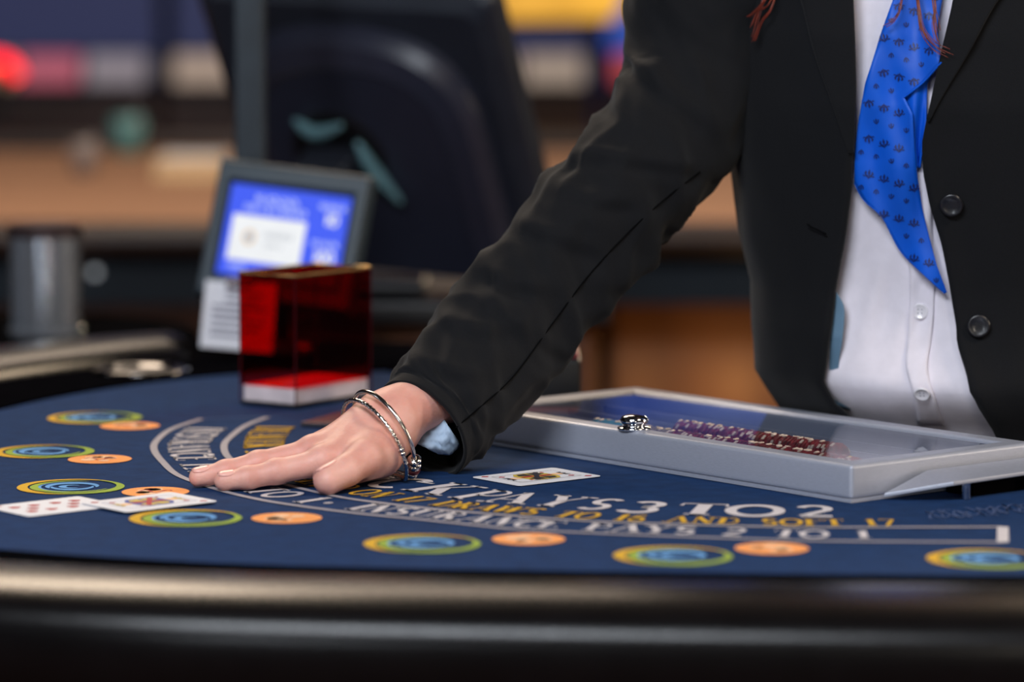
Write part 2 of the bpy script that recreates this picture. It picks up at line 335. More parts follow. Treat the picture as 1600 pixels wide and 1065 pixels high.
# ---- stroke font with serifs
def arc(cx, cy, rx, ry, a0, a1, n=14): return [(cx+rx*math.cos(R(a)), cy+ry*math.sin(R(a))) for a in np.linspace(a0, a1, n)]
TK, TN = .23, .065
GL = {
 'A': (.95, [(TN, [(.1, 0), (.47, 1)]), (TK, [(.47, 1), (.84, 0)]), (TN, [(.24, .33), (.7, .33)])], [(.1, 0), (.84, 0)]),
 'B': (.8, [(TK, [(.2, 0), (.2, 1)]), (TN*1.4, [(.2, .95)]+arc(.42, .74, .24, .22, 90, -90)+[(.2, .52)]), (TN*1.6, [(.2, .52)]+arc(.45, .27, .27, .25, 90, -90)+[(.2, .02)])], [(.2, 0), (.2, 1)]),
 'C': (.88, [(TK*.8, arc(.5, .5, .38, .46, 50, 310, 26))], [(.76, .82)]),
 'D': (.92, [(TK, [(.2, 0), (.2, 1)]), (TN*1.7, [(.2, .95)]+arc(.36, .5, .44, .45, 90, -90, 20)+[(.2, .05)])], [(.2, 0), (.2, 1)]),
 'E': (.78, [(TK, [(.2, 0), (.2, 1)]), (TN, [(.2, .96), (.66, .96), (.68, .78)]), (TN, [(.2, .52), (.55, .52)]), (TN, [(.2, .04), (.68, .04), (.7, .24)])], [(.2, 0), (.2, 1)]),
 'F': (.74, [(TK, [(.2, 0), (.2, 1)]), (TN, [(.2, .96), (.66, .96), (.68, .76)]), (TN, [(.2, .52), (.55, .52)])], [(.2, 0), (.2, 1)]),
 'H': (.95, [(TK, [(.2, 0), (.2, 1)]), (TK, [(.76, 0), (.76, 1)]), (TN, [(.2, .52), (.76, .52)])], [(.2, 0), (.2, 1), (.76, 0), (.76, 1)]),
 'I': (.42, [(TK, [(.2, 0), (.2, 1)])], [(.2, 0), (.2, 1)]),
 'J': (.6, [(TK, [(.42, 1), (.42, .25)]+arc(.24, .2, .18, .18, 0, -150, 10))], [(.42, 1)]),
 'K': (.92, [(TK, [(.2, 0), (.2, 1)]), (TN, [(.28, .42), (.74, 1)]), (TK, [(.4, .56), (.82, 0)])], [(.2, 0), (.2, 1), (.74, 1), (.82, 0)]),
 'L': (.76, [(TK, [(.2, 0), (.2, 1)]), (TN, [(.2, .04), (.66, .04), (.68, .26)])], [(.2, 0), (.2, 1)]),
 'M': (1.12, [(TN, [(.16, 0), (.2, 1)]), (TK, [(.2, 1), (.54, .1)]), (TN, [(.54, .1), (.88, 1)]), (TK, [(.88, 1), (.92, 0)])], [(.16, 0), (.92, 0)]),
 'N': (.98, [(TN, [(.18, 0), (.18, 1)]), (TK, [(.18, 1), (.78, 0)]), (TN, [(.78, 0), (.78, 1)])], [(.18, 0), (.78, 1)]),
 'O': (.95, [(TK*.8, arc(.47, .5, .38, .46, 0, 360, 30))], []),
 'P': (.78, [(TK, [(.2, 0), (.2, 1)]), (TN*1.6, [(.2, .95)]+arc(.42, .71, .26, .24, 90, -90)+[(.2, .47)])], [(.2, 0), (.2, 1)]),
 'R': (.9, [(TK, [(.2, 0), (.2, 1)]), (TN*1.6, [(.2, .95)]+arc(.42, .73, .24, .22, 90, -90)+[(.2, .51)]), (TK, [(.42, .5), (.78, 0)])], [(.2, 0), (.2, 1), (.78, 0)]),
 'S': (.74, [(TK*.8, arc(.38, .73, .23, .23, 40, 270, 14)+arc(.38, .27, .25, .23, 90, -140, 14))], []),
 'T': (.84, [(TK, [(.42, 0), (.42, 1)]), (TN, [(.06, .78), (.08, .96), (.76, .96), (.78, .78)])], [(.42, 0)]),
 'U': (.92, [(TK, [(.2, 1), (.2, .32)]), (TN*1.3, [(.2, .34)]+arc(.47, .32, .27, .28, 180, 360, 14)+[(.74, 1)])], [(.2, 1), (.74, 1)]),
 'W': (1.2, [(TK, [(.1, 1), (.36, 0)]), (TN, [(.36, 0), (.6, 1)]), (TK, [(.6, 1), (.84, 0)]), (TN, [(.84, 0), (1.08, 1)])], [(.1, 1), (1.08, 1)]),
 'Y': (.9, [(TK, [(.1, 1), (.44, .48)]), (TN, [(.44, .48), (.76, 1)]), (TK, [(.44, .5), (.44, 0)])], [(.1, 1), (.76, 1), (.44, 0)]),
 '0': (.8, [(TK*.8, arc(.4, .5, .3, .46, 0, 360, 26))], []),
 '1': (.5, [(TK, [(.26, 0), (.26, 1)]), (TN, [(.26, .98), (.08, .8)])], [(.26, 0)]),
 '2': (.76, [(TK*.75, arc(.37, .71, .25, .25, 160, -40, 14)+[(.12, .08)]), (TK*.8, [(.1, .06), (.66, .06)])], []),
 '3': (.74, [(TK*.75, arc(.34, .75, .22, .21, 150, -90, 14)), (TK*.75, arc(.34, .27, .27, .25, 90, -150, 14))], []),
 '6': (.78, [(TK*.75, arc(.38, .3, .26, .26, 0, 360, 20)), (TK*.75, [(.13, .32), (.2, .66), (.36, .88), (.56, .97)])], []),
 '7': (.72, [(TK*.7, [(.08, .94), (.62, .94), (.28, 0)])], []),
 '•': (.5, [(.28, arc(.25, .45, .06, .06, 0, 360, 10))], []), ' ': (.72, [], []),
}
def letters(L, m, z=ZP):
    for q in L: obj('letter', *flat(q, z), m, felt)
def word_on(path, text, i0, i1, hgt, wscale=1.0):
    """letters of text spread along path between the arclength fractions i0..i1"""
    P = np.array(path); d = np.r_[0, np.cumsum(np.linalg.norm(np.diff(P, axis=0), axis=1))]; L = d[-1]
    tot = sum(GL[c][0] for c in text); out = []; span = (i1-i0)*L; unit = span/tot; cur = i0*L
    at = lambda s: np.array([np.interp(s, d, P[:, 0]), np.interp(s, d, P[:, 1])])
    for c in text:
        wd, st, ser = GL[c]; s0 = cur; cur += wd*unit
        if c == ' ': continue
        sm = s0+wd*unit/2; p = at(sm); tg = at(sm+.012)-at(sm-.012); tg /= np.linalg.norm(tg); up = np.array([-tg[1], tg[0]])
        f = lambda q, p=p, tg=tg, up=up, wd=wd: p+tg*((q[0]-wd/2)*unit*wscale)+up*(q[1]*hgt); cur_l = []
        asp = hgt/(unit*wscale)
        for wv, pts in st:
            # widths are measured along the letter, so stretch through the same map
            for quad in ribbon2([(x, y*asp) for x, y in pts], wv): cur_l.append([f((q[0], q[1]/asp)) for q in quad])
        for x, y in ser:
            t = .07; y0, y1 = (y, y+t) if y < .5 else (y-t, y)
            cur_l.append([f(q) for q in ((x-.2, y0), (x+.2, y0), (x+.2, y1), (x-.2, y1))])
        out.append(cur_l)
    return out
def frac(path, u, v):
    P = np.array(path); d = np.r_[0, np.cumsum(np.linalg.norm(np.diff(P, axis=0), axis=1))]; q = PZ(u, v)[:2]
    return d[np.argmin(np.linalg.norm(P-q, axis=1))]/d[-1]
n = 260; O_, I_ = resamp(OUT, n), resamp(INN, n)
base = O_*.80+I_*.20
b1 = resamp(base, n)
letters(word_on(b1, 'INSURANCE PAYS 2 TO 1', frac(b1, 292, 668), frac(b1, 478, 786), .036, .95), M_white)
letters(word_on(b1, '•', frac(b1, 494, 788), frac(b1, 508, 790), .034), M_white)
letters(word_on(b1, 'INSURANCE PAYS 2 TO 1', frac(b1, 535, 797), frac(b1, 1362, 842), .036, .95), M_white)
YB = cat_rom(px2([(412, 661), (393, 673), (383, 687), (381, 700), (388, 714), (412, 734), (450, 750), (510, 767), (560, 775), (620, 784), (700, 794), (800, 803), (900, 811), (1000, 816), (1100, 819), (1200, 821.5), (1300, 822.5), (1420, 822.5)]), 8)
letters(word_on(YB, 'DEALER MUST STAND', frac(YB, 405, 667), frac(YB, 520, 768), .036, .95), M_yel, ZP+.0002)
letters(word_on(YB, 'ON 17 DRAWS TO 16 AND SOFT 17', frac(YB, 540, 771), frac(YB, 1412, 822), .032, .95), M_yel, ZP+.0002)
BB = cat_rom(px2([(500, 676), (482, 686), (476, 696), (484, 712), (510, 735), (560, 757), (640, 768), (730, 782), (820, 789), (910, 796), (1000, 802), (1090, 805), (1180, 807.5), (1310, 808.5)]), 8)
HB = .058
letters(word_on(BB, 'BLACKJACK', frac(BB, 494, 679), frac(BB, 688, 775), HB, .86), M_white)
letters(word_on(BB, 'PAYS', frac(BB, 696, 777), frac(BB, 940, 798), HB, .86), M_white)
letters(word_on(BB, '3', frac(BB, 960, 799), frac(BB, 1020, 803), HB), M_white)
letters(word_on(BB, 'TO', frac(BB, 1050, 804), frac(BB, 1220, 808), HB), M_white)
letters(word_on(BB, '2', frac(BB, 1238, 808), frac(BB, 1308, 808), HB), M_white)
fl = []
for k in range(9):
    c = PZ(1462+k*20, 806-k*1.6+random.uniform(-2, 2))[:2]
    for q in range(2): fl += ribbon2([(c[0]+.006*math.cos(a+k+q*2), c[1]+.02*math.sin(a*1.3+k)) for a in np.linspace(0, 4, 12)], .0016)
prt('faint_script', fl, M_faint)
# ---- betting rings and orange bonus spots
def cres(c, r, a0, a1, wmax, n=34, p0=.5, p1=.5, squash=1.0):
    pts = [(c[0]+r*math.cos(R(a)), c[1]+r*squash*math.sin(R(a))) for a in np.linspace(a0, a1, n)]
    return ribbon2(pts, lambda t: wmax*(min(1, t/p0)**.7)*(min(1, (1-t)/p1)**.7)+.0004)
RINGS = [(149, 653, 40, 1), (70, 706, 25, 0), (113, 761, 10, 0), (293, 810, -5, 0), (663, 850, -10, 0), (1055, 869, -15, 0), (1545, 874, -15, 0)]
for u, v, rot, low in RINGS:
    c = PZ(u, v)[:2]; r0 = .0405
    y1 = prt('betting_ring', cres(c, r0, 20+rot, 275+rot, .0095, p0=.75, p1=.35), M_yel)
    prt('betting_ring', cres(c, r0-.0015, 230+rot, 415+rot, .0085, p0=.4, p1=.5)+cres(c, .031, 60+rot, 330+rot, .007, p0=.5, p1=.4), M_grn, ZP+.0001)
    prt('betting_ring', cres(c, .020, -20+rot, 200+rot, .010)+cres(c, .0165, 170+rot, 360+rot, .008)+cres(c, .008, 40+rot, 300+rot, .006)+cres(c, .0265, 100+rot, 260+rot, .0022), M_blu)
OR = [(203, 666), (156, 718), (243, 769), (448, 810), (826, 843), (1206, 857.5), (1690, 862)]
for u, v in OR:
    c = PZ(u, v)[:2]
    sp = prt('bonus_spot', [disc(c, .0272, 0)], M_org)
    bl = []
    for k in range(7):
        a = random.uniform(0, 6.3); q = (c[0]+.011*math.cos(a), c[1]+.011*math.sin(a)); bl.append(disc(q, random.uniform(.004, .008), 0, 10))
    prt('bonus_spot_print', bl, M_peach, ZP+.00025)
    prt('bonus_spot_print', ribbon2([(c[0]-.013+.026*t, c[1]+.008*math.sin(t*9)) for t in np.linspace(0, 1, 14)], .0016), M_cred if u < 300 else M_peach, ZP+.0004)

# ------------------------------------------------------------------ playing cards
def card(p0, p1, z, kind, label):
    P0 = PZ(*p0, 0)[:2]; d = PZ(*p1, 0)[:2]-P0; d /= np.linalg.norm(d); q = np.array([-d[1], d[0]])
    def f(x, y): return P0+d*x+q*y                 # x along the long side 0..0.088, y 0..0.063
    r = .0035; W, H = .088, .063; poly = []
    for cx, cy, a0 in ((W-r, H-r, 0), (r, H-r, 90), (r, r, 180), (W-r, r, 270)):
        for a in np.linspace(a0, a0+90, 5): poly.append(f(cx+r*math.cos(R(a)), cy+r*math.sin(R(a))))
    k = obj('playing_card', *prism(poly, TZ+z, TZ+z+.0005), M_paper); tag(k, label, 'card')
    zt = TZ+z+.0007
    def pt(name, polys, m, dz=0): return obj(name, *flat([[f(*s) for s in p] for p in polys], zt+dz), m, k)
    def dia(x, y, s): return [(x-s, y), (x, y-s*.8), (x+s, y), (x, y+s*.8)]
    def heart(x, y, s): return [(x+s*1.1, y), (x+.2*s, y-s*.8), (x-.6*s, y-s*.85), (x-s, y-s*.45), (x-.6*s, y), (x-s, y+s*.45), (x-.6*s, y+s*.85), (x+.2*s, y+s*.8)]
    if kind == 'ten':
        pips = []
        for x in (.016, .034, .054, .072):
            for y in (.019, .044): pips.append(heart(x, y, .0052))
        pips += [heart(.025, .0315, .0052), heart(.063, .0315, .0052)]
        for p in pips: pt('pip', [p], M_cred)
        for sx, sy in ((.008, .057), (.08, .006)):
            pt('index_mark', [[(sx-.004, sy-.003), (sx+.004, sy-.003), (sx+.004, sy-.0018), (sx-.004, sy-.0018)], [(sx-.004, sy), (sx+.004, sy), (sx+.004, sy+.003), (sx-.004, sy+.003)]], M_cred)
    else:
        a, b = (.012, .076), (.012, .051); fr = ribbon2([(a[0], b[0]), (a[1], b[0]), (a[1], b[1]), (a[0], b[1]), (a[0], b[0])], .0007)
        pt('card_frame', fr, M_cblu if kind == 'queen' else M_cblk)
        # two mirrored half figures: head, crown, robe, divided by a diagonal sash
        for s in (0, 1):
            g = (lambda x, y: (x, y)) if s == 0 else (lambda x, y: (.088-x, .063-y))
            robe = [g(*p) for p in ((.044, .014), (.044, .049), (.033, .049), (.027, .041), (.027, .024), (.033, .014))]
            pt('court_robe', [robe], M_cyel if kind == 'jack' else M_cblu)
            pt('court_trim', [[g(*p) for p in ((.043, .016), (.043, .030), (.030, .024), (.034, .016))], [g(*p) for p in ((.043, .035), (.043, .047), (.034, .046), (.031, .039))]], M_cblk if kind == 'jack' else M_cyel, .0001)
            pt('court_trim', [[g(*p) for p in ((.042, .030), (.042, .035), (.029, .035), (.029, .030))], [g(*p) for p in ((.030, .017), (.027, .021), (.026, .016))]], M_cred, .0002)
            pt('court_head', [[g(.022+.0055*math.cos(t), .0315+.0045*math.sin(t)) for t in np.arange(12)*math.pi/6]], M_peach)
            pt('court_crown', [[g(*p) for p in ((.018, .025), (.013, .024), (.0155, .029), (.0125, .0315), (.0155, .034), (.013, .039), (.018, .038))]], M_cyel if kind == 'queen' else M_cblk)
            pt('index_mark', [dia(*g(.009, .056), .0042)], M_cred)
            pt('index_mark', [dia(*g(.018, .045), .0036)], M_cred)
        pt('court_sash', [[(.030, .016), (.034, .014), (.058, .047), (.054, .049)]], M_cblk if kind == 'jack' else M_cred, .0003)
    return k
card((811.7, 760.8), (949, 744.5), .0009, 'jack', 'court card with yellow and black figure lying alone before the silver chip tray')
card((45, 809), (168, 794.5), .0009, 'ten', 'card of many red pips at the left edge, under the corner of a court card')
card((197, 804.8), (345, 787), .0022, 'queen', 'court card with blue figure overlapping the red pip card, near the fingertips')

# ------------------------------------------------------------------ chip tray with glass lid
FR = PZ(1330, 786)[:2]; BLt = PZ(985, 597, .035)[:2]
tx = np.array([.64, -.77]); tx /= np.linalg.norm(tx); tn = np.array([-tx[1], tx[0]])
TL, TD, TH = .495, .212, .0305
FL = FR-tx*TL
def T(x, y, z): p = FL+tx*x+tn*y; return np.array([p[0], p[1], TZ+z])
tray = empty('chip_tray', tuple(T(TL/2, TD/2, 0)), 'low silver metal chip tray with a clear locked lid, in front of the dealer', 'tray')
E3 = (np.r_[tx, 0], np.r_[tn, 0], (0, 0, 1))
def tbox(x0, x1, y0, y1, z0, z1): return boxv(T((x0+x1)/2, (y0+y1)/2, (z0+z1)/2), (x1-x0, y1-y0, z1-z0), *E3)
def picture_frame(x0, x1, y0, y1, wd, z0, z1):      # mitred hollow frame
    r = []
    for (a, b) in ((x0, y0), (x1, y0), (x1, y1), (x0, y1)):
        sx = 1 if a == x0 else -1; sy = 1 if b == y0 else -1
        r.append([T(a, b, z0), T(a, b, z1), T(a+sx*wd, b+sy*wd, z1), T(a+sx*wd, b+sy*wd, z0)])
    V, F = loft(r, cap=False); m = 4; n0 = 12
    F += [(n0+j, n0+(j+1) % 4, (j+1) % 4, j) for j in range(4)]
    return V, F
bevel(obj('frame', *picture_frame(0, TL, 0, TD, .021, .003, TH), M_alu, tray), .0035, 3)
obj('base_lip', *picture_frame(-.002, TL+.002, -.002, TD+.002, .024, 0.0005, .003), M_alu, tray)
obj('tray_floor', *tbox(.02, TL-.02, .02, TD-.02, .001, .003), mat('tray_blue', (13, 18, 36), .8, spec=0), tray)
obj('glass_lid', *tbox(.0195, TL-.0195, .0195, TD-.0195, TH-.006, TH-.002), M_glass, tray)
for y in (.0775, .112, .155): obj('divider', *tbox(.022, TL-.022, y-.001, y+.001, .003, .02), M_alu, tray)
def knob(c):
    q = np.array([c[0], c[1], TZ+TH])
    k = obj('lock_knob', *lathe(q, [(.0005, 0), (.0135, 0), (.0145, .0012), (.0135, .0022), (.0095, .0026), (.0095, .0046), (.0118, .0058), (.0122, .0085), (.010, .0112), (.006, .0124), (.0005, .0128)], seg=32), M_chrome, tray, smooth=True)
def snap(x): return T(x, .0105, TH)
def along(u, v): p = PZ(u, v, TH)[:2]-FL; return p@tx
knob(snap(along(995, 670))); knob(snap(along(812, 640)))
# chips lying in the front channel under the glass
chipm = {}
CH = [('teal', mat('chip_teal', (22, 128, 140), .5, var=.3, scale=300), 14, .16), ('beige', mat('chip_beige', (150, 138, 120), .5, col2=(92, 84, 78), scale=300), 12, .22), ('red', mat('chip_red', (150, 34, 46), .5, col2=(70, 14, 24), scale=260), 60, .268)]
def chipmesh(m):
    V, F = lathe((0, 0, 0), [(.0125, -.0014), (.0138, -.0012), (.0141, 0), (.0138, .0012), (.0125, .0014)], axis=(*tx, 0), seg=14)
    me = bpy.data.meshes.new('chip'); me.from_pydata([tuple(p) for p in V], [], F); me.materials.append(m); return me
M_spot = mat('chip_edge_spot', (196, 176, 160), .5)
x = .135
CH2 = [('red', CH[2][1], 52, 0)]
for row, (nm, m, cnt, _) in [(0, c_) for c_ in CH]+[(1, CH2[0])]:
    if row: x = .19
    me = chipmesh(m)
    Vs, Fs = join(*[boxv((np.array([0, 0, 0])+.01405*(math.cos(a)*np.r_[tn, 0]+math.sin(a)*np.array([0, 0, 1]))), (.0024, .0045, .0008), np.r_[tx, 0], -math.sin(a)*np.r_[tn, 0]+math.cos(a)*np.array([0, 0, 1]), math.cos(a)*np.r_[tn, 0]+math.sin(a)*np.array([0, 0, 1])) for a in np.arange(4)*math.pi/2+.6])
    ms = bpy.data.meshes.new('edge_spots'); ms.from_pydata([tuple(p) for p in Vs], [], Fs); ms.materials.append(M_spot)
    for k in range(cnt):
        o = bpy.data.objects.new('gaming_chip', me); C.objects.link(o); x += .0037
        o.location = T(x, .0455+row*.0, .0145) if not row else T(x, .0945, .0145)
        tag(o, 'dark red gaming chip on edge in the rear row under the tray lid' if row else {'teal': 'teal gaming chip on edge under the tray lid, beside the lock knob', 'beige': 'beige gaming chip on edge under the tray lid, between teal and red ones', 'red': 'dark red gaming chip on edge in the front row under the tray lid'}[nm], 'chip', nm+' chips in the '+('rear' if row else 'front')+' channel of the tray')
        sp_ = bpy.data.objects.new('edge_spots', ms); C.objects.link(sp_); sp_.parent = o
        o.rotation_mode = 'QUATERNION'; o.rotation_quaternion = Matrix.Rotation(random.uniform(0, 6.3), 4, Vector((*tx, 0))).to_quaternion(); o.location += Vector((*tn, 0))*random.uniform(-.0012, .0012)
# raised metal plate over a dark slot beside the tray
PT = lambda u, v, z: PZ(u, v, z)
sl = empty('slot_cover', tuple(PT(1500, 768, 0)), 'sloping silver metal plate raised over a dark slot, right of the chip tray', 'slot cover')
dd = np.r_[tn, 0]; ff = np.r_[-tx, 0]*-1
a0 = PT(1378, 775, .002); 
def S(al, cr_, z): return np.array([FR[0], FR[1], 0])+np.r_[tn, 0]*al+np.r_[tx, 0]*cr_+np.array([0, 0, TZ+z])
top = [S(.031, .005, .0055), S(.064, .05, .017), S(.32, .05, .019), S(.32, .006, .020), S(.079, .006, .020)]
bot = [p-np.array([0, 0, .0035]) for p in top]
bevel(obj('plate', top+bot, [(0, 1, 4), (1, 2, 3, 4), (9, 6, 5), (9, 8, 7, 6)]+[(i, (i+1) % 5, 5+(i+1) % 5, 5+i) for i in range(5)], M_alu, sl), .0008)
obj('slot_body', *boxv(S(.21, .022, .0068), (.22, .030, .0125), np.r_[tn, 0], np.r_[tx, 0], (0, 0, 1)), M_matte, sl)
for al in (.085, .165): obj('peg', *lathe(S(al, .0435, .0006), [(.0035, 0), (.0035, .0125), (.0025, .0135)], seg=12), M_chrome, sl)

# ------------------------------------------------------------------ red discard holder, dark plate, black box
cC = np.array([-.204, 3.590]); lD = np.array([-.81, .58])/np.hypot(.81, .58); rD = np.array([.58, .81])/np.hypot(.58, .81)
la, ra_, bh = .067, .116, .126
def Bx(a, b, z): p = cC+lD*a+rD*b; return np.array([p[0], p[1], TZ+z])
holder = empty('discard_holder', tuple(Bx(la/2, ra_/2, 0)), 'open red acrylic box with white base holding discards, beside the blue screen', 'card holder')
EB = (np.r_[lD, 0], np.r_[rD, 0], (0, 0, 1))
def bb(a0, a1, b0, b1, z0, z1): return boxv(Bx((a0+a1)/2, (b0+b1)/2, (z0+z1)/2), (a1-a0, b1-b0, z1-z0), *EB)
bevel(obj('base', *bb(.002, la-.002, .002, ra_-.002, .004, .020), mat('white_acrylic', (222, 206, 208), .35), holder), .0012)
obj('foot_plate', *bb(0, la, 0, ra_, 0.0005, .004), M_black, holder)
tk = .0028
for nm, q in (('red_wall', (0, la, 0, tk)), ('red_wall', (0, la, ra_-tk, ra_)), ('red_wall', (0, tk, tk, ra_-tk)), ('red_wall', (la-tk, la, tk, ra_-tk))):
    obj(nm, *bb(*q, .020, bh), M_red, holder)
rim = [tube([Bx(0, 0, bh), Bx(la, 0, bh), Bx(la, ra_, bh), Bx(0, ra_, bh)], .0016, 8, True)]
obj('rim', *rim[0], mat('gold_rim', (214, 176, 120), .25, .9), holder)
for a, b in ((0, 0), (la, 0), (0, ra_), (la, ra_)): obj('corner_edge', *tube([Bx(a, b, .004), Bx(a, b, bh)], .0008, 8), M_rededge, holder)
# dark plate
p0 = PZ(469, 667)[:2]; pa = PZ(552, 645)[:2]-p0; pa /= np.linalg.norm(pa); pb = np.array([pa[1], -pa[0]])
poly = [p0, p0+pb*.058, p0+pb*.058+pa*.10, p0+pa*.10]
tag(bevel(obj('cut_card', *prism(poly, TZ+.0008, TZ+.0048), mat('dark_grey_plastic', (58, 56, 62), .4, var=.05)), .001), 'thin dark grey plastic plate lying on the felt behind the hand', 'plate')
bx = empty('card_shoe', (.03, 3.60, TZ+.0008), 'low black box with a reddish top standing behind the silver tray and sleeve', 'box')
bevel(obj('body', *boxv((.012, 3.60, TZ+.026), (.105, .075, .050)), M_black, bx), .004)
bevel(obj('lid', *boxv((.012, 3.60, TZ+.0535), (.101, .07, .005)), mat('dull_red', (120, 40, 46), .35), bx), .0015)

# ------------------------------------------------------------------ limit display, card below it, pole
def nrm(v): v = np.array(v, float); return v/np.linalg.norm(v)
dx = nrm((.955, -.24, -.105)); dz_ = np.array((.10, .28, .95)); dz_ = nrm(dz_-dx*(dz_@dx)); dn = np.cross(dx, dz_)  # dn points towards the viewer
if dn[1] > 0: dn = -dn
Yd = 4.03; DC = U(444, 368, Yd)                      # centre of the screen
sW = 190/FPX*Yd/dx[0]; sH = 138/FPX*Yd/dz_[2]
disp = empty('table_display', (DC[0], DC[1]+.03, TZ+.004), 'small grey tilted display with a lit blue information screen', 'display')
def D(x, y, d=0): return DC+dx*x+dz_*y+dn*d
ED = (dx, dn, dz_)
hw, hh = sW/2+.0155, sH/2+.0225
def dring(x0, y0, d): return [D(-x0, -y0, d), D(x0, -y0, d), D(x0, y0, d), D(-x0, y0, d)]
bevel(obj('housing', *loft([dring(hw-.012, hh-.01, -.034), dring(hw+.004, hh+.004, -.018), dring(hw+.004, hh+.004, -.004), dring(hw, hh, .006), dring(sW/2+.004, sH/2+.004, .006), dring(sW/2+.001, sH/2+.001, -.001)]), M_bezel, disp), .002)
def emis(nm, c, s): return mat(nm, c, .5, var=.02, emit=s)
M_scr = emis('screen_blue', (34, 76, 240), 1.0); M_scrw = emis('screen_white', (240, 242, 244), .95); M_scrt = emis('screen_text', (208, 220, 255), 1.0)
M_scrg = emis('screen_grey', (170, 176, 186), .8); M_scro = emis('screen_amber', (232, 196, 150), .9); M_scrb = emis('screen_pale_blue', (150, 190, 226), .9)
screen = obj('screen', [D(-sW/2, -sH/2, .001), D(sW/2, -sH/2, .001), D(sW/2, sH/2, .001), D(-sW/2, sH/2, .001)], [(0, 1, 2, 3)], M_scr, disp)
def srect(name, x0, x1, y0, y1, m, d=.0016):          # fractions of the screen, y from the top
    f = lambda x, y: D((x-.5)*sW, (.5-y)*sH, d)
    return obj(name, [f(x0, y1), f(x1, y1), f(x1, y0), f(x0, y0)], [(0, 1, 2, 3)], m, screen)
srect('logo_panel', .06, .67, .33, .83, M_scrw)
def stext(txt, xc, yb, wd, h, m, d=.0022, wf=1):
    polys = []; tot = sum(GL[c][0] for c in txt); un = wd/tot; cur = xc-wd/2
    for c in txt:
        g = GL[c]
        for wv, pts in g[1]:
            for q in ribbon2(pts, wv*wf): polys.append([D((cur+p[0]*un-.5)*sW, (.5-(yb-p[1]*h))*sH, d) for p in q])
        cur += g[0]*un
    V = [p for q in polys for p in q]; F = [tuple(range(4*i, 4*i+4)) for i in range(len(polys))]
    obj('screen_text', V, F, m, screen)
stext('BLACKJACK', .40, .175, .36, .075, M_scrt); stext('PAYS 3 TO 2 INSURANCE', .40, .275, .52, .065, M_scrt, wf=1.2)
stext('MINIMUM', .86, .165, .22, .06, M_scrt); stext('10', .87, .335, .11, .13, M_scrw, wf=1.2)
stext('MAXIMUM', .85, .60, .22, .06, M_scrt) if 'X' in GL else stext('DEALER', .85, .57, .22, .06, M_scrt); stext('100', .86, .75, .17, .13, M_scrw, wf=1.2)
stext('DRAWS', .16, .93, .14, .06, M_scrt)
ringp = [[D((.22+.055*math.cos(a)-.5)*sW, (.5-(.57+.085*math.sin(a)))*sH, .0022) for a in (t, t+.4)]+[D((.22+.033*math.cos(a)-.5)*sW, (.5-(.57+.05*math.sin(a)))*sH, .0022) for a in (t+.4, t)] for t in np.arange(0, 6.3, .4)]
obj('logo_ring', [p for q in ringp for p in q], [tuple(range(4*i, 4*i+4)) for i in range(len(ringp))], M_scro, screen)
obj('logo_core', [D((.22+.026*math.cos(a)-.5)*sW, (.5-(.57+.04*math.sin(a)))*sH, .0024) for a in np.arange(12)*math.pi/6], [tuple(range(12))], M_scrb, screen)
stext('INSURANCE', .46, .55, .24, .06, M_scrg); stext('PAYS 2', .43, .66, .15, .05, M_scrg)
bs = D(0, -hh+.03, -.03)
obj('stand', *tube([bs, (bs[0], bs[1]+.01, TZ+.03), (bs[0], bs[1]+.01, TZ+.004)], .011, 12), M_black, disp)
obj('stand_foot', *lathe((bs[0], bs[1]+.01, TZ+.0035), [(.029, 0), (.029, .005), (.025, .009), (.011, .012)], seg=24), M_black, disp)
# deck under the display behind the felt
deck = [(-.36, 3.965), (-.315, 3.905), (-.21, 3.915), (-.12, 3.91), (.0, 3.79), (.06, 3.86), (-.05, 4.13), (-.33, 4.20), (-.40, 4.06)]
# card leaning on the stand
q0, q1, q2, q3 = U(312, 541, 3.985), U(424, 551, 3.955), U(432, 444, 3.995), U(322, 437, 4.02)
sg = empty('notice_card', tuple((q0+q1)/2), 'white printed notice card under the blue screen, partly behind the red box', 'notice')
nn_ = np.cross(q1-q0, q3-q0); nn_ /= np.linalg.norm(nn_); nn_ *= -1 if nn_[1] > 0 else 1
back = [p-nn_*.0015 for p in (q0, q1, q2, q3)]
obj('sheet', [q0, q1, q2, q3]+back, [(0, 1, 2, 3), (7, 6, 5, 4), (0, 1, 5, 4), (1, 2, 6, 5), (2, 3, 7, 6), (3, 0, 4, 7)], M_paper, sg)
ls = []
for k, y in enumerate((.82, .70, .60, .50, .40, .28, .18)):
    f = lambda x, yy: q0+(q1-q0)*x+(q3-q0)*yy+nn_*.001
    xe = (.8, .75, .88, .62, .85, .8, .6)[k]; ls.append([f(.3 if k < 2 else .12, y), f(xe, y), f(xe, y+.035), f(.3 if k < 2 else .12, y+.035)])
obj('printed_lines', [p for q in ls for p in q], [tuple(range(4*i, 4*i+4)) for i in range(len(ls))], M_ink, sg)
obj('clip', *boxv(f(.5, 1.0)+nn_*.001, (.03, .006, .012)), M_chrome, sg)
obj('deck', *prism(deck, TZ-.03, TZ+.0035), M_track, tab)
pc = U(391, 200, 4.16)
pole = empty('sign_pole', (pc[0], pc[1], TZ+.0035), 'slim dark upright pole rising behind the small blue display', 'pole')
prof = [(-.017, -.010), (.017, -.010), (.017, .010), (-.017, .010)]
bevel(obj('upright', *prism([(pc[0]+a, pc[1]+b) for a, b in prof], TZ+.012, TZ+.62), mat('slate_metal', (40, 48, 56), .4, .4), pole), .004)
obj('base_plate', *boxv((pc[0], pc[1], TZ+.008), (.07, .05, .008)), M_black, pole)
obj('cap', *boxv((pc[0], pc[1], TZ+.624), (.038, .024, .008)), M_black, pole)

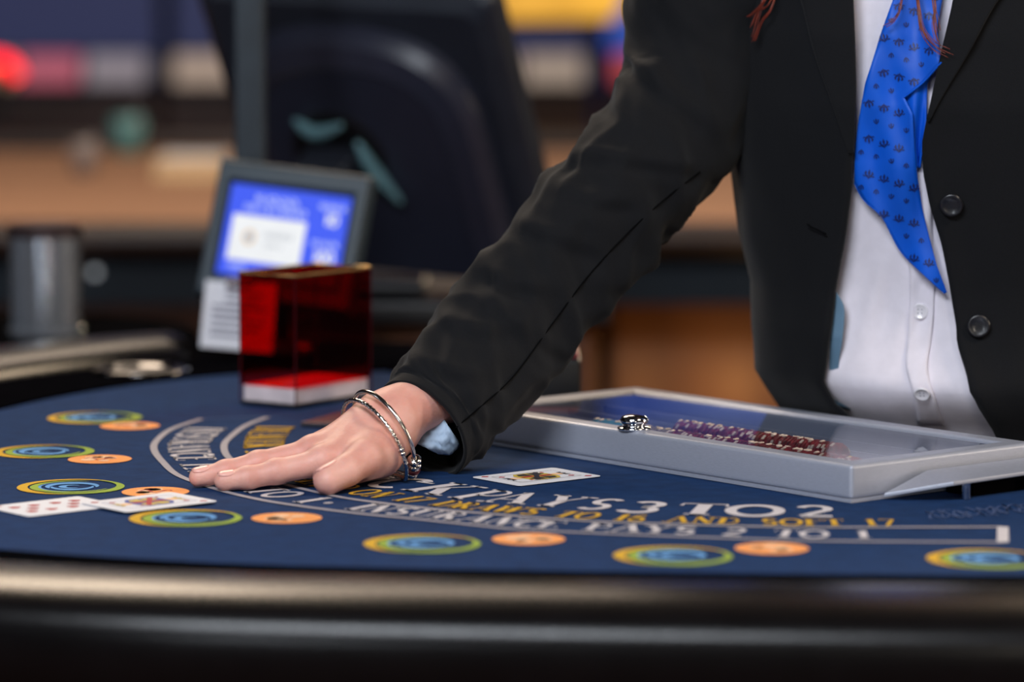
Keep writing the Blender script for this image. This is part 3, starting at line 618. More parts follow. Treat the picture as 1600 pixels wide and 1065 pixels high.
# ------------------------------------------------------------------ person
per = empty('person', (.42, 3.48, 0), 'person in black jacket, white shirt and blue neckerchief, one palm on the felt', 'person')
ZT = np.array([-.95, -.30, -.06, .02, .06, .10, .14, .18, .25, .30, .36, .42, .46, .49])
AA = np.array([.15, .165, .160, .160, .160, .153, .152, .163, .172, .176, .178, .17, .14, .07])
BBd = np.array([.10, .115, .110, .108, .106, .102, .102, .106, .118, .124, .120, .105, .09, .06])
SH = np.array([.10, .10, .095, .05, .015, 0, 0, 0, 0, 0, 0, 0, .0, .0])
YAW = R(15); fx = np.array([-math.sin(YAW), -math.cos(YAW)]); rx = np.array([math.cos(YAW), -math.sin(YAW)])
nb = np.array([.77, .64])
NS = 2.25
def tors(z):
    s = np.interp(z, ZT, SH); cx, cy = .379+nb[0]*s, 3.385+nb[1]*s
    return np.interp(z, ZT, AA), np.interp(z, ZT, BBd), cx, cy
def tp(phi, z, off):
    a, b, cx, cy = tors(z); c, s = math.cos(phi), math.sin(phi)
    r = 1/((abs(c)/(a+off))**NS+(abs(s)/(b+off))**NS)**(1/NS)
    return np.array([cx+rx[0]*r*c+fx[0]*r*s, cy+rx[1]*r*c+fx[1]*r*s, TZ+z])
def inside(P, off):
    a, b, cx, cy = tors(P[2]-TZ); d = P[:2]-np.array([cx, cy]); l = d@rx; f = d@fx
    return (abs(l)/(a+off))**NS+(abs(f)/(b+off))**NS-1
def proj(u, v, off):
    lo = None
    for Y in np.linspace(3.0, 3.55, 56):
        if inside(U(u, v, Y), off) < 0: lo = Y; break
    if lo is None: return U(u, v, 3.40)
    a, b = lo-.01, lo
    for _ in range(14):
        m = (a+b)/2
        if inside(U(u, v, m), off) < 0: b = m
        else: a = m
    return U(u, v, b)
def phi_z(u, v, off):
    P = proj(u, v, off); a, b, cx, cy = tors(P[2]-TZ); d = P[:2]-np.array([cx, cy]); return math.atan2(d@fx, d@rx), P[2]-TZ
JO = .016
def edge_fn(pts):
    q = sorted([phi_z(u, v, JO)[::-1] for u, v in pts]); z = [a for a, b in q]; p = [b for a, b in q]
    return lambda zz: float(np.interp(zz, z, p))
eR = edge_fn([(1330, -40), (1332, 0), (1336, 80), (1337, 150), (1336, 220), (1333, 290), (1323, 370), (1306, 455), (1301, 520), (1299, 570), (1301, 605), (1318, 632), (1345, 655)])
eL = edge_fn([(1500, -40), (1490, 0), (1472, 80), (1452, 170), (1441, 225), (1443, 270), (1453, 320), (1472, 385), (1484, 450), (1494, 510), (1506, 575), (1523, 630), (1550, 672)])
def jn(phi, z):                                     # soft folds of the cloth
    return .0035*noise.noise(Vector((phi*2.2+z*3, z*7-phi, 3.1)))+.002*noise.noise(Vector((phi*5, z*14, 9)))
rows = []
for z in np.linspace(-.13, .475, 84):
    p0, p1 = eR(z), eL(z)+2*math.pi; r = []
    for k in range(121):
        t = k/120; ph = p0+(p1-p0)*t; e = min(t, 1-t)
        o_ = JO+jn(ph, z)*(1 if z < .44 else 0)+.004*math.exp(-(e/.02)**2)
        o_ += .030*math.exp(-((z-.052)/.034)**2)*math.exp(-(((ph % (2*math.pi))-math.pi/2)/.9)**2)*(1 if t > .5 else .25)
        if z < .05: o_ += .012*min(1, (.05-z)/.06)*math.exp(-(e/.08)**2)
        r.append(tp(ph, z, o_))
    rows.append(r)
jacket = solidify(obj('jacket', *loft(rows, False, False), M_wool, per, smooth=True), .004, -1)
def patch(name, left, right, off, m, par, n=14, rowsn=40, th=.002, ripple=None, smooth=True):
    A = resamp(cat_rom(left, 6), rowsn); B = resamp(cat_rom(right, 6), rowsn); rg = []
    for i in range(rowsn):
        r = []
        for j in range(n):
            q = A[i]+(B[i]-A[i])*j/(n-1); oo = off+(ripple(q[0], q[1], j/(n-1), i/(rowsn-1)) if ripple else 0)
            r.append(proj(q[0], q[1], oo))
        rg.append(r)
    o = obj(name, *loft(rg, False, False), m, par, smooth=smooth)
    return solidify(o, th, 0) if th else o
M_lapel = M_wool
patch('lapel', [(1494, -50), (1489, 0), (1471, 80), (1455, 155), (1449, 188)], [(1610, -50), (1560, 0), (1515, 80), (1470, 155), (1452, 190)], JO+.0052, M_wool, jacket, th=.003)
patch('lapel', [(1236, -50), (1252, 0), (1272, 80), (1300, 160), (1326, 238)], [(1331, -50), (1333, 0), (1336, 80), (1337, 160), (1334, 240)], JO+.0065, M_wool, jacket, th=.003)
def surf_n(u, v, off): 
    a = proj(u, v, off); b = proj(u+6, v, off); c = proj(u, v+6, off); n_ = np.cross(b-a, c-a); n_ /= np.linalg.norm(n_)
    return a, (n_ if n_[1] < 0 else -n_)
def button(u, v, off, r, m, par, name):
    c, n_ = surf_n(u, v, off); d, e1, e2 = frame_of(n_)
    b = obj(name, *lathe(c, [(.0002, 0), (r*.9, 0), (r, .0008), (r, .0018), (r*.86, .0026), (r*.72, .0018), (r*.2, .0016), (.0002, .0016)], n_, 28), m, par, smooth=True)
    hs = [lathe(c+e1*r*.22*a+e2*r*.22*b_, [(r*.08, .0014), (r*.08, .0019), (.0001, .0019)], n_, 8) for a in (-1, 1) for b_ in (-1, 1)]
    obj('thread_hole', *join(*hs), M_black if m is M_btn else M_ink, par)
button(1487, 320, JO+.0045, .0098, M_btn, jacket, 'jacket_button'); button(1529, 509, JO+.0045, .0098, M_btn, jacket, 'jacket_button')
obj('buttonhole', *tube([proj(u, v, JO+.0045) for u, v in ((1261, 350), (1268, 355), (1280, 360), (1291, 366))], .0006, 6), mat('thread_black', (8, 8, 9), .9, spec=0), jacket)
patch('jacket_lining', [(1304, 455), (1300, 500), (1297, 540), (1297, 585), (1304, 634)], [(1307, 456), (1319, 482), (1316, 530), (1311, 580), (1330, 640)], .0105, mat('grey_blue_lining', (92, 122, 146), .5), jacket, th=.0015)
# shirt
def sh_off(phi, z):
    fr = math.exp(-((phi-math.pi/2)/.9)**2)
    b = .030*math.exp(-((z-.052)/.034)**2)*fr
    wv = .0035*noise.noise(Vector((phi*2.0+1.5*z, z*9+phi*1.4, 5)))+.002*noise.noise(Vector((phi*7+z*12, z*16, 1)))
    return b+wv*fr*1.9
rows = []
for z in np.linspace(-.14, .475, 90):
    rows.append([tp(ph, z, sh_off(ph, z)) for ph in np.arange(110)*2*math.pi/110-math.pi/2])
def sh2(ph, z): return sh_off(ph, z)
shirt = obj('shirt', *loft(rows, True), M_shirt, per, smooth=True)
def on_shirt(u, v, extra):
    o_ = 0
    for _ in range(4):
        ph, z = phi_z(u, v, o_); o_ = sh_off(ph, z)
    return o_+extra
rg = []
L_ = cat_rom([(1402, -50), (1408, 100), (1412, 250), (1417, 380), (1422, 440), (1419, 520), (1415, 570), (1428, 620), (1435, 664)], 6); R_ = cat_rom([(1440, -50), (1448, 100), (1452, 250), (1457, 380), (1460, 440), (1456, 520), (1449, 575), (1462, 625), (1476, 664)], 6)
L_, R_ = resamp(L_, 70), resamp(R_, 70)
for i in range(70): rg.append([(lambda q: proj(q[0], q[1], on_shirt(q[0], q[1], .0022+.0006*math.sin(i*1.1+j))))(L_[i]+(R_[i]-L_[i])*j/6) for j in range(7)])
plk = solidify(obj('placket', *loft(rg, False, False), M_shirt, shirt, smooth=True), .0016, 0)
for u, v in ((1438, 486), (1441, 614)): button(u, v, on_shirt(u, v, .003), .0072, M_btnw, shirt, 'shirt_button')
# neckerchief, two layers
def rip(u, v, s, t): return .0035*math.sin(s*7+t*5)*math.sin(min(1, t*1.5)*1.6)+.004*math.exp(-((s-.8)/.2)**2)*(1-t)
def sc_off(u, v): return .0
SL = [(1412, -60), (1395, 0), (1374, 60), (1352, 130), (1341, 190), (1336, 240), (1335, 285), (1350, 312), (1378, 338), (1394, 368), (1410, 395), (1440, 425), (1476, 458)]
SR = [(1480, -60), (1472, 0), (1464, 45), (1471, 97), (1443, 128), (1413, 152), (1426, 178), (1429, 230), (1434, 280), (1442, 330), (1452, 370), (1464, 415), (1479, 455)]
SLr, SRr = resamp(np.array(SL, float), 120), None
def scx(v):
    vs = [p[1] for p in SL]; l = np.interp(v, vs, [p[0] for p in SL]); r = np.interp(v, [p[1] for p in SR], [p[0] for p in SR]); return l, r
BASE = .0135
def sc_o(u, v):
    l, r = scx(v); s = (u-l)/max(r-l, 1); t = (v+60)/518
    return BASE+.003*math.sin(u*.055+v*.022)+.0016*math.sin(u*.11-v*.03)+(.004*math.exp(-((v-97)/30)**2)*max(0, s))
rg = []
for v in np.r_[np.linspace(-60, 440, 100), np.linspace(443, 457, 8)]:
    l, r = scx(v); rg.append([proj(l+(r-l)*j/15, v, sc_o(l+(r-l)*j/15, v)) for j in range(16)])
scarf = solidify(obj('neckerchief', *loft(rg, False, False), M_silk, per, smooth=True), .0012, 0)
rg = []
for v in np.linspace(85, 262, 40):
    l = 1400+(v-85)*.19; r = np.interp(v, [85, 98, 130, 190, 262], [1472, 1468, 1449, 1447, 1438]); rg.append([proj(l+(r-l)*j/9, v, .0085+.003*math.sin(j*.8+v*.03)) for j in range(10)])
solidify(obj('scarf_fold', *loft(rg, False, False), M_silk, scarf, smooth=True), .001, 0)
obj('scarf_hem', *join(tube([proj(u, v, sc_o(u, v)) for u, v in cat_rom(SL[6:], 5)], .0008, 6), tube([proj(u, v, sc_o(u, v)+.0005) for u, v in cat_rom(SR[3:6], 6)], .0008, 6)), M_silk, scarf)
# printed lily motifs on the neckerchief
mot = []
def motif(u, v, s, rot, big):
    c, sn = math.cos(rot), math.sin(rot)
    f = lambda x, y: (u+s*(c*x-sn*y), v+s*(sn*x+c*y)); out = [[f(0, -1.1), f(.28, -.4), f(0, .5), f(-.28, -.4)]]
    for sd in (-1, 1):
        out += [[f(*p) for p in q] for q in ribbon2([(sd*(.15+.75*math.sin(a)*.8), .35-.62*a/1.2+.35*math.sin(a*1.6)) for a in np.linspace(0, 1.9, 7)], .3)]
        if big: out += [[f(*p) for p in q] for q in ribbon2([(sd*(.95+.32*math.cos(a)), .15+.34*math.sin(a)) for a in np.linspace(.4, 5, 8)], .18)]
    out.append([f(-.5, .55), f(.5, .55), f(.5, .72), f(-.5, .72)]); out.append([f(-.14, .7), f(.14, .7), f(0, 1.15)])
    return out
MV, MF = [], []
k = 0
for i in range(-2, 16):
    for j in range(-1, 7):
        u = 1336+j*23.5+(i % 2)*11.5-2; v = -10+i*27.5+j*7.0; l, r = scx(v) if v < 457 else (0, 0)
        if u < l+5 or u > r-5 or v < -8 or v > 445: continue
        big = (i+2*j) % 2 == 0; k += 1
        for q in motif(u, v, 7.0 if big else 4.6, random.choice((0, math.pi))+random.uniform(-.2, .2), big):
            b = len(MV); MV += [proj(a, c_, sc_o(a, c_)+.0014) for a, c_ in q]; MF.append(tuple(range(b, b+len(q))))
obj('lily_print', MV, MF, M_silkprint, scarf)
# sleeve of the reaching arm
def to_px(p):
    p = np.array(p)-np.array([0, 0, TZ+EYE]); fw = p[1]*math.cos(PITCH)-p[2]*math.sin(PITCH); dn_ = -(p[1]*math.sin(PITCH)+p[2]*math.cos(PITCH)); return 800+FPX*p[0]/fw, 532.5+FPX*dn_/fw
ST = [(1132, -110, 3.405, 150), (1105, 20, 3.395, 128), (1082, 140, 3.37, 112), (1024, 238, 3.335, 107), (960, 312, 3.305, 103), (886, 405, 3.28, 101), (824, 480, 3.256, 105), (770, 543, 3.232, 105), (716, 606, 3.20, 99), (678, 650, 3.178, 93), (657, 670, 3.162, 90)]
SN = 110
cen = cat_rom([U(a, b, c) for a, b, c, d in ST], 16)
rad = np.interp(np.linspace(0, len(ST)-1, len(cen)), range(len(ST)), [d/FPX*c for a, b, c, d in ST])
SEG = 100
CREASE = [(cat_rom(p, 8), a, g) for p, a, g in (([(868, 262), (925, 247), (1000, 256), (1092, 268)], .006, 13), ([(878, 300), (935, 318), (995, 322)], .005, 14), ([(800, 352), (860, 372), (940, 402)], .005, 16), ([(742, 420), (800, 448), (860, 456)], .0045, 15), ([(690, 500), (745, 520), (805, 520)], .0045, 15), ([(640, 560), (700, 584), (760, 590)], .004, 14), ([(985, 100), (1040, 150), (1110, 200)], .005, 16))]
def sleeve(cen, rad, par, tiltend=True, name='jacket_sleeve', creases=()):
    rings = []; L = len(cen)
    for i in range(L):
        d = cen[min(i+1, L-1)]-cen[max(i-1, 0)]; d /= np.linalg.norm(d); s = i/(L-1)
        n1 = np.cross(d, (0, -1, 0)); n1 /= np.linalg.norm(n1); n2 = np.cross(d, n1); r = []
        for k in range(SEG):
            a = 2*math.pi*k/SEG
            fold = .085*noise.noise(Vector((s*15+1.2*math.sin(a), math.cos(a)*1.5, math.sin(a)*1.3+s*3)))+.05*noise.noise(Vector((s*34+3*math.sin(a+.6), math.cos(a)*2.2, 7+math.sin(a)*2)))
            rg_ = .10*(.5-abs(noise.noise(Vector((s*11+.9*math.cos(a-.5), 1.3*math.cos(a)+s*4, 1.3*math.sin(a)-s*2)))*2))*(1 if .2 < s < .93 else .3)
            el = rg_+.05*math.exp(-((s-.42)/.05)**2)*math.sin(s*90+2*a)
            q = rad[i]*(1+(fold+el)*(1 if s < .9 else max(.25, (1-s)*10)))
            if creases and math.sin(a)*np.cross(d, n1)[1] < .1*np.sign(1):
                pu, pv = to_px(cen[i]+n1*q*math.cos(a)+n2*q*.86*math.sin(a))
                for pts, amp, sg in creases:
                    dd_ = np.hypot(pts[:, 0]-pu, pts[:, 1]-pv); m = int(np.argmin(dd_))
                    if dd_[m] > 60: continue
                    t_ = pts[min(m+1, len(pts)-1)]-pts[max(m-1, 0)]; t_ /= np.linalg.norm(t_); sd_ = (pu-pts[m][0])*-t_[1]+(pv-pts[m][1])*t_[0]
                    fade = math.sin(math.pi*min(1, max(0, (m+.5)/len(pts))))**.6; ov = max(0, dd_[m]-abs(sd_)); x_ = sd_/sg
                    q += amp*fade*math.exp(-(ov/14)**2)*(-1.6*x_*math.exp(-x_*x_))
            r.append(cen[i]+n1*q*math.cos(a)+n2*q*.86*math.sin(a))
        rings.append(r)
    d0 = cen[0]-cen[3]; d0 /= np.linalg.norm(d0); c0 = np.mean(rings[0], axis=0); r0 = rings[0]; capr = []
    for k in range(1, 9):                             # rounded shoulder head
        t = k/8*math.pi/2; capr.insert(0, [c0+(p-c0)*max(.01, math.cos(t))+d0*rad[0]*.75*math.sin(t) for p in r0])
    rings = capr+rings
    return solidify(obj(name, *loft(rings, False), M_wool, par, smooth=True), .0032, -1), rings
slv, srings = sleeve(cen, rad, per, creases=CREASE)
seam_px = [(1094, 268), (1040, 310), (985, 360), (920, 430), (860, 510), (800, 590), (745, 640), (712, 668)]
# seam follows the sleeve's surface: nearest ring vertex on the viewer's side of each sight line
allv = np.array([p for r in srings for p in r])
pxv = np.array([to_px(p) for p in allv])
def on_sleeve(u, v):
    d = np.hypot(pxv[:, 0]-u, pxv[:, 1]-v); idx = np.where(d < 26)[0]; 
    if len(idx) == 0: idx = [int(np.argmin(d))]
    idx = np.array(idx); Ymin = allv[idx, 1].min(); w_ = [j for j in idx if allv[j, 1] < Ymin+.03]
    ww = np.exp(-(d[w_]/9)**2)+1e-6; Y = (allv[w_, 1]*ww).sum()/ww.sum(); return U(u, v, Y-.0009)
obj('sleeve_seam', *tube([on_sleeve(u, v) for u, v in cat_rom(seam_px, 7)], 0.0006, 6), mat('seam_black', (12, 12, 13), .95, spec=0), slv)
# pale lining inside the cuff
LP = [(692, 652), (672, 664), (650, 684), (647, 690)]; RP = [(716, 690), (718, 696), (704, 710), (684, 708)]
LPr, RPr = resamp(np.array(LP, float), 16), resamp(np.array(RP, float), 16); rg = []
for i in range(16):
    rg.append([U(*(LPr[i]+(RPr[i]-LPr[i])*j/13), 3.166-.012*math.sin(math.pi*j/13)+.004*noise.noise(Vector((i*.5, j*.6, 2)))) for j in range(14)])
solidify(obj('sleeve_lining', *loft(rg, False, False), M_lining, slv, smooth=True), .0015, 0)
# other arm hanging beside the body, out of the picture
cen2 = cat_rom([(.535, 3.365, TZ+.42), (.562, 3.375, TZ+.375), (.60, 3.40, TZ+.25), (.625, 3.41, TZ+.14), (.64, 3.395, TZ+.03), (.648, 3.37, TZ-.06)], 12)
sleeve(cen2, np.interp(np.linspace(0, 1, len(cen2)), [0, .2, .5, 1], [.072, .068, .060, .047]), per)

# ---- body: trunk, head, arms, hands
z_ = lambda x, y, z: np.array([x, y, TZ+z])
Cn = lambda z: np.array([.379+nb[0]*np.interp(z, ZT, SH), 3.385+nb[1]*np.interp(z, ZT, SH)])
def bp(l, f, z): c = Cn(z)+rx*l+fx*f; return z_(c[0], c[1], z)
pr = []
for s in (-1, 1):
    pr += [(bp(s*.06, 0, -.10), bp(s*.055, 0, .12), .088, .078, .05), (bp(s*.055, 0, .12), bp(s*.075, 0, .36), .078, .082, .05), (bp(s*.06, 0, .36), bp(s*.12, -.01, .385), .06, .045, .04)]
    pr += [(bp(s*.085, -.02, -.14), bp(s*.09, -.02, -.50), .078, .055, .04), (bp(s*.09, -.02, -.50), bp(s*.09, -.04, -.88), .052, .035, .03)]
hc = bp(0, .07, .655)
pr += [(bp(0, 0, .42), bp(0, .05, .58), .054, .050, .04), (hc, hc+np.array([0, .03, .03]), .085, .088, .03), (hc+np.r_[fx*.03, -.02], hc+np.r_[fx*.06, -.085], .066, .032, .03)]
nose = hc+np.r_[fx*.093, -.01]; pr += [(nose, hc+np.r_[fx*.110, -.045], .008, .013, .012)]
for s in (-1, 1):
    e = hc+np.r_[rx*s*.085, -.02]; pr += [(e, e+np.array([0, 0, .03]), .011, .013, .008)]
pr += [(hc+np.r_[fx*.092+rx*-.018, -.073], hc+np.r_[fx*.092+rx*.018, -.073], .006, .006, .008)]
pr += [(bp(.12, 0, .385), z_(.562, 3.375, .375), .045, .036, .03), (z_(.562, 3.375, .375), z_(.605, 3.40, .24), .034, .032, .02), (z_(.605, 3.40, .24), z_(.637, 3.40, .05), .031, .027, .02), (z_(.637, 3.40, .05), z_(.648, 3.375, -.08), .027, .023, .02)]
pr += [(bp(-.12, 0, .385), U(1095, 70, 3.385), .044, .036, .03), (U(1095, 70, 3.385), U(1055, 190, 3.352), .036, .034, .03), (U(1055, 190, 3.352), U(960, 312, 3.305), .034, .030, .02)]
Vb, Fb = sdf_mesh(pr, .008)
# left hand, hanging and relaxed
wl = z_(.648, 3.375, -.08); hd = []
for k, (dy, ln, bend) in enumerate(((-.030, .070, .10), (-.010, .078, .14), (.010, .072, .18), (.028, .058, .22))):
    m0 = wl+np.array([.004, dy, -.085]); m1 = m0+np.array([-.004-bend*.05, 0, -ln*.5]); m2 = m1+np.array([-.012-bend*.08, 0, -ln*.45])
    hd += [(wl, m0, .021, .0105, .008), (m0, m1, .0098, .0085, .003), (m1, m2, .0085, .007, .003)]
t0 = wl+np.array([-.006, -.030, -.035]); t1 = t0+np.array([-.012, -.018, -.035]); hd += [(wl, t0, .02, .014, .008), (t0, t1, .013, .0105, .004), (t1, t1+np.array([-.008, -.004, -.028]), .0105, .0085, .003)]
Vh, Fh = sdf_mesh(hd, .0025)
# right hand, palm down on the felt
W0 = U(617, 650, 3.142); F1 = U(700, 605, 3.192); F2 = U(960, 312, 3.30)
iM, mM, rM, pM = z_(-.154, 3.083, .0215), z_(-.163, 3.105, .0265), z_(-.158, 3.126, .0255), z_(-.145, 3.145, .021)
hp = [(U(960, 312, 3.305), U(824, 480, 3.258), .028, .029, .01), (U(824, 480, 3.258), F1, .029, .027, .01), (F1, W0, .026, .0222, .012),
      (W0+np.array([-.002, .008, 0]), W0+np.array([-.014, -.004, -.010]), .0205, .0215, .012)]
hp += [(W0+np.array([-.008, -.010, -.012]), iM, .0215, .0112, .014), (W0+np.array([-.010, 0, -.006]), mM, .0215, .0115, .014),
       (W0+np.array([-.008, .008, -.010]), rM, .0205, .011, .014), (W0+np.array([-.004, .014, -.016]), pM, .020, .0098, .014)]
hp += [(z_(-.109, 3.128, .0195), z_(-.132, 3.135, .0175), .0172, .0150, .012)]          # heel and little-finger side
hp += [(z_(-.109, 3.108, .0245), z_(-.124, 3.092, .0205), .0195, .0165, .012)]          # ball of the thumb
hp += [(z_(-.135, 3.10, .018), z_(-.155, 3.108, .0165), .015, .013, .012)]
FING = {'index': [iM, z_(-.190, 3.074, .0150), z_(-.213, 3.069, .0105), z_(-.2325, 3.0655, .0083)],
        'middle': [mM, z_(-.206, 3.096, .0185), z_(-.232, 3.0905, .0125), z_(-.2545, 3.0855, .0085)],
        'ring': [rM, z_(-.197, 3.118, .0170), z_(-.219, 3.113, .0110), z_(-.238, 3.1085, .0080)],
        'little': [pM, z_(-.175, 3.143, .0135), z_(-.191, 3.140, .0095), z_(-.207, 3.137, .0072)]}
RF = {'index': (.0110, .0098, .0089, .0077), 'middle': (.0112, .0099, .0090, .0078), 'ring': (.0104, .0089, .0080, .0069), 'little': (.0092, .0078, .0070, .0060)}
for kf, J in FING.items():
    r = RF[kf]
    for q in range(3): hp.append((J[q], J[q+1], r[q], r[q+1], .0035))
    for q in (1, 2): hp.append((J[q]+np.array([0, 0, .0006]), J[q]+np.array([-.001, 0, .0006]), r[q]*.96, r[q]*.96, .004))
    hp.append((J[0]+np.array([.002, 0, .0035]), J[0]+np.array([.0, 0, .0035]), r[0]*.88, r[0]*.88, .008))    # knuckle
TH_ = [z_(-.106, 3.106, .030), z_(-.119, 3.078, .0255), z_(-.133, 3.060, .0180), z_(-.1475, 3.046, .0118)]
for q, (a, b) in enumerate(((.0165, .0142), (.0142, .0128), (.0128, .0118))): hp.append((TH_[q], TH_[q+1], a, b, (.010, .004, .003)[q]))
# tendons on the back of the hand
for J in (iM, mM, rM): hp.append((J+np.array([.010, .001, .006]), W0+np.array([-.02, 0, .010]), .0045, .004, .008))
Va, Fa = sdf_mesh(hp, .0013)
lo = TZ+.0010; Va[:, 2] = np.maximum(Va[:, 2], lo)                                       # flesh flattens on the felt
V, F = join((Vb, Fb), (Vh, Fh), (Va, Fa))
body = obj('body', V, F, M_skin, per, smooth=True)
sm = body.modifiers.new('smooth', 'SMOOTH'); sm.factor = .5; sm.iterations = 3
def nail(J, r, up=(0, 0, 1)):
    d = J[-1]-J[-2]; d /= np.linalg.norm(d); up = np.array(up, float); up -= d*(up@d); up /= np.linalg.norm(up); sd = np.cross(d, up); rg = []
    for i in range(9):
        t = i/8; wd = .95*(math.sin(math.pi*(.2+.62*t))**.5); x_ = r*(-1.25+1.75*t); re = math.sqrt(max(r*r-max(0, x_)**2, 1e-9))
        rg.append([J[-1]+d*x_+sd*(re+.0004)*math.sin(a*wd)+up*((re+.0004)*math.cos(a*wd)) for a in np.linspace(-1.0, 1.0, 9)])
    solidify(obj('fingernail', *loft(rg, False, False), M_nail, body, smooth=True), .0005, 1)
for kf in FING: nail(FING[kf], RF[kf][3])
nail(TH_, .0118, (-.75, .1, .6))
for s in (-1, 1):
    e = hc+np.r_[fx*.075+rx*s*.031, 0]
    obj('eye', *lathe(e, [(.0002, -.012), (.008, -.009), (.012, 0), (.008, .009), (.0002, .012)], seg=16), M_btnw, body, smooth=True)
    obj('iris', *lathe(hc+np.r_[fx*.0855+rx*s*.031, 0], [(.0002, -.002), (.0052, -.002), (.0045, .0012), (.0002, .0022)], (*fx, 0), 14), M_hair, body, smooth=True)
    obj('eyebrow', *tube(cat_rom([hc+np.r_[fx*.088+rx*s*.018, .022], hc+np.r_[fx*.090+rx*s*.034, .027], hc+np.r_[fx*.078+rx*s*.052, .021]], 5), .0028, 8), M_hair, body)
obj('lips', *tube(cat_rom([hc+np.r_[fx*.092-rx*.022, -.072], hc+np.r_[fx*.099, -.070], hc+np.r_[fx*.092+rx*.022, -.072]], 5), .0055, 8), mat('lips', (176, 84, 84), .4), body, smooth=True)
# hair: a rounded cap, long hanging locks and the loose strands that reach into view
hv = []
cc_ = hc+np.r_[-fx*.012, .035]; rg = []
for t in np.linspace(.02, 1, 14):
    pol = t*1.75; row = []
    for a in np.arange(40)*2*math.pi/40:
        fr_ = max(0, math.sin(a)); pl_ = pol*(1-.36*fr_); row.append(cc_+np.r_[rx*.106*math.sin(pl_)*math.cos(a)+fx*.112*math.sin(pl_)*math.sin(a), .105*math.cos(pl_)])
    rg.append(row)
hv.append(loft(rg))
for s in (-1, 1):
    for k in range(22):
        a = k/21; st = cc_+np.r_[rx*s*.100*math.sin(.5+a*2.1)+fx*(.075-.175*a), -.005-.02*a]
        en = bp(s*(.095+.018*math.sin(k)), .125-.23*a, .44-.04*math.sin(k*1.7)); md = (st+en)/2+np.r_[rx*s*.022, .01]
        hv.append(tube(cat_rom([st, md, en], 6), lambda t: .017*(1-.8*t), 8))
for k in range(14):
    x_ = -.09+.18*k/13; hv.append(tube(cat_rom([cc_+np.r_[rx*x_*.9-fx*.095, 0], cc_+np.r_[rx*x_-fx*.105, -.12], bp(x_*1.1, -.13, .43)], 6), lambda t: .018*(1-.7*t), 8))
strands = [[(1215, -150), (1205, -40), (1190, 5), (1182, 30), (1174, 58)], [(1225, -150), (1212, -40), (1196, 0), (1178, 22), (1171, 28)], [(1230, -150), (1218, -40), (1206, 12), (1190, 36), (1178, 66)], [(1220, -140), (1213, -30), (1200, 8), (1186, 16), (1176, 40)],
           [(1400, -150), (1409, -40), (1408, 8), (1398, 30), (1384, 40)], [(1425, -150), (1430, -40), (1434, 10), (1440, 45), (1458, 70), (1484, 84)], [(1420, -150), (1428, -40), (1436, 15), (1443, 50), (1462, 73), (1474, 80)], [(1452, -150), (1455, -40), (1462, 8), (1459, 38), (1466, 66)], [(1448, -150), (1453, -40), (1458, 8), (1462, 30), (1464, 50)], [(1427, -150), (1431, -40), (1437, 12), (1441, 44), (1449, 60)]]
for k, sx in enumerate(strands):
    def hof(v): return .030 if v > -60 else .05
    pth = cat_rom([proj(u, v, .028) if v > -100 else U(u, v, 3.24) for u, v in sx], 8)
    hv.append(tube(pth, lambda t: .0011*(1-.85*t), 6))
    for q in range(3):
        jx = np.array([random.uniform(-.003, .003), -.001*q, random.uniform(-.004, .004)])
        hv.append(tube([p+jx*(i/len(pth)) for i, p in enumerate(pth)], .00028, 5))
obj('hair', *join(*hv), M_hair, per, smooth=True)
# trousers and shoes (below the table edge)
for s in (-1, 1):
    rg = []
    for z, l, f, r in ((-.06, .07, -.01, .098), (-.2, .085, -.02, .095), (-.5, .09, -.02, .075), (-.88, .092, -.04, .062), (-.905, .092, -.04, .062)):
        rg.append([bp(s*l+r*math.cos(a), f+r*math.sin(a), z) for a in np.arange(20)*math.pi/10])
    obj('trouser_leg', *loft(rg), M_wool, per, smooth=True)
    rg = []
    for f, wd, h in ((-.10, .03, .05), (-.07, .036, .07), (.0, .036, .07), (.06, .042, .045), (.11, .038, .035), (.14, .015, .02)):
        c = bp(s*.095, f-.0, -.95); rg.append([c+np.r_[rx*wd*math.cos(a), max(0.001, h*.5+h*.5*math.sin(a))] for a in np.arange(14)*math.pi/7])
    obj('shoe', *loft(rg), M_black, per, smooth=True)

# ------------------------------------------------------------------ bracelets
m_ = nrm((.484, 0, -.875)); w_ = nrm((.41, -.88, .227))
nn3 = np.cross(m_, w_); w_ = np.cross(nn3/np.linalg.norm(nn3), m_); w_ = nrm(w_); nn3 = nrm(np.cross(m_, w_))
def ring_fit(c, r, gap=.0024, n=180):             # radius by angle: a loose ring that never sinks into the wrist
    q = Va-c; near = np.abs(q@nn3) < .003; q = q[near]; x, y = q@m_, q@w_; ang = np.arctan2(y, x) % (2*math.pi); rad_ = np.hypot(x, y); out = []
    for a in np.arange(n)*2*math.pi/n:
        dd_ = np.abs((ang-a+math.pi) % (2*math.pi)-math.pi); k_ = dd_ < .12; out.append(max(r, (rad_[k_].max() if k_.any() else 0)+gap))
    out = np.array(out)
    big = out.copy()
    for _ in range(40): big = np.maximum(big, (np.roll(big, 6)+np.roll(big, -6))/2*.9985)
    for _ in range(60): big = (np.roll(big, 1)+big+np.roll(big, -1))/3
    return big+max(0, (out-big).max())*.6
RF_ = {}
def rad_at(key, a): o = RF_[key]; return float(np.interp(a % (2*math.pi), np.arange(len(o)+1)*2*math.pi/len(o), np.r_[o, o[0]]))
def ring_at(key, c, a):
    p = c+rad_at(key, a)*(math.cos(a)*m_+math.sin(a)*w_); p[2] = max(p[2], TZ+.0035); return p
def ring_pts(key, c, n=64): return [ring_at(key, c, a) for a in np.arange(n)*2*math.pi/n]
c1 = U(606, 676, 3.128); r1 = .033; RF_[1] = ring_fit(c1, r1)
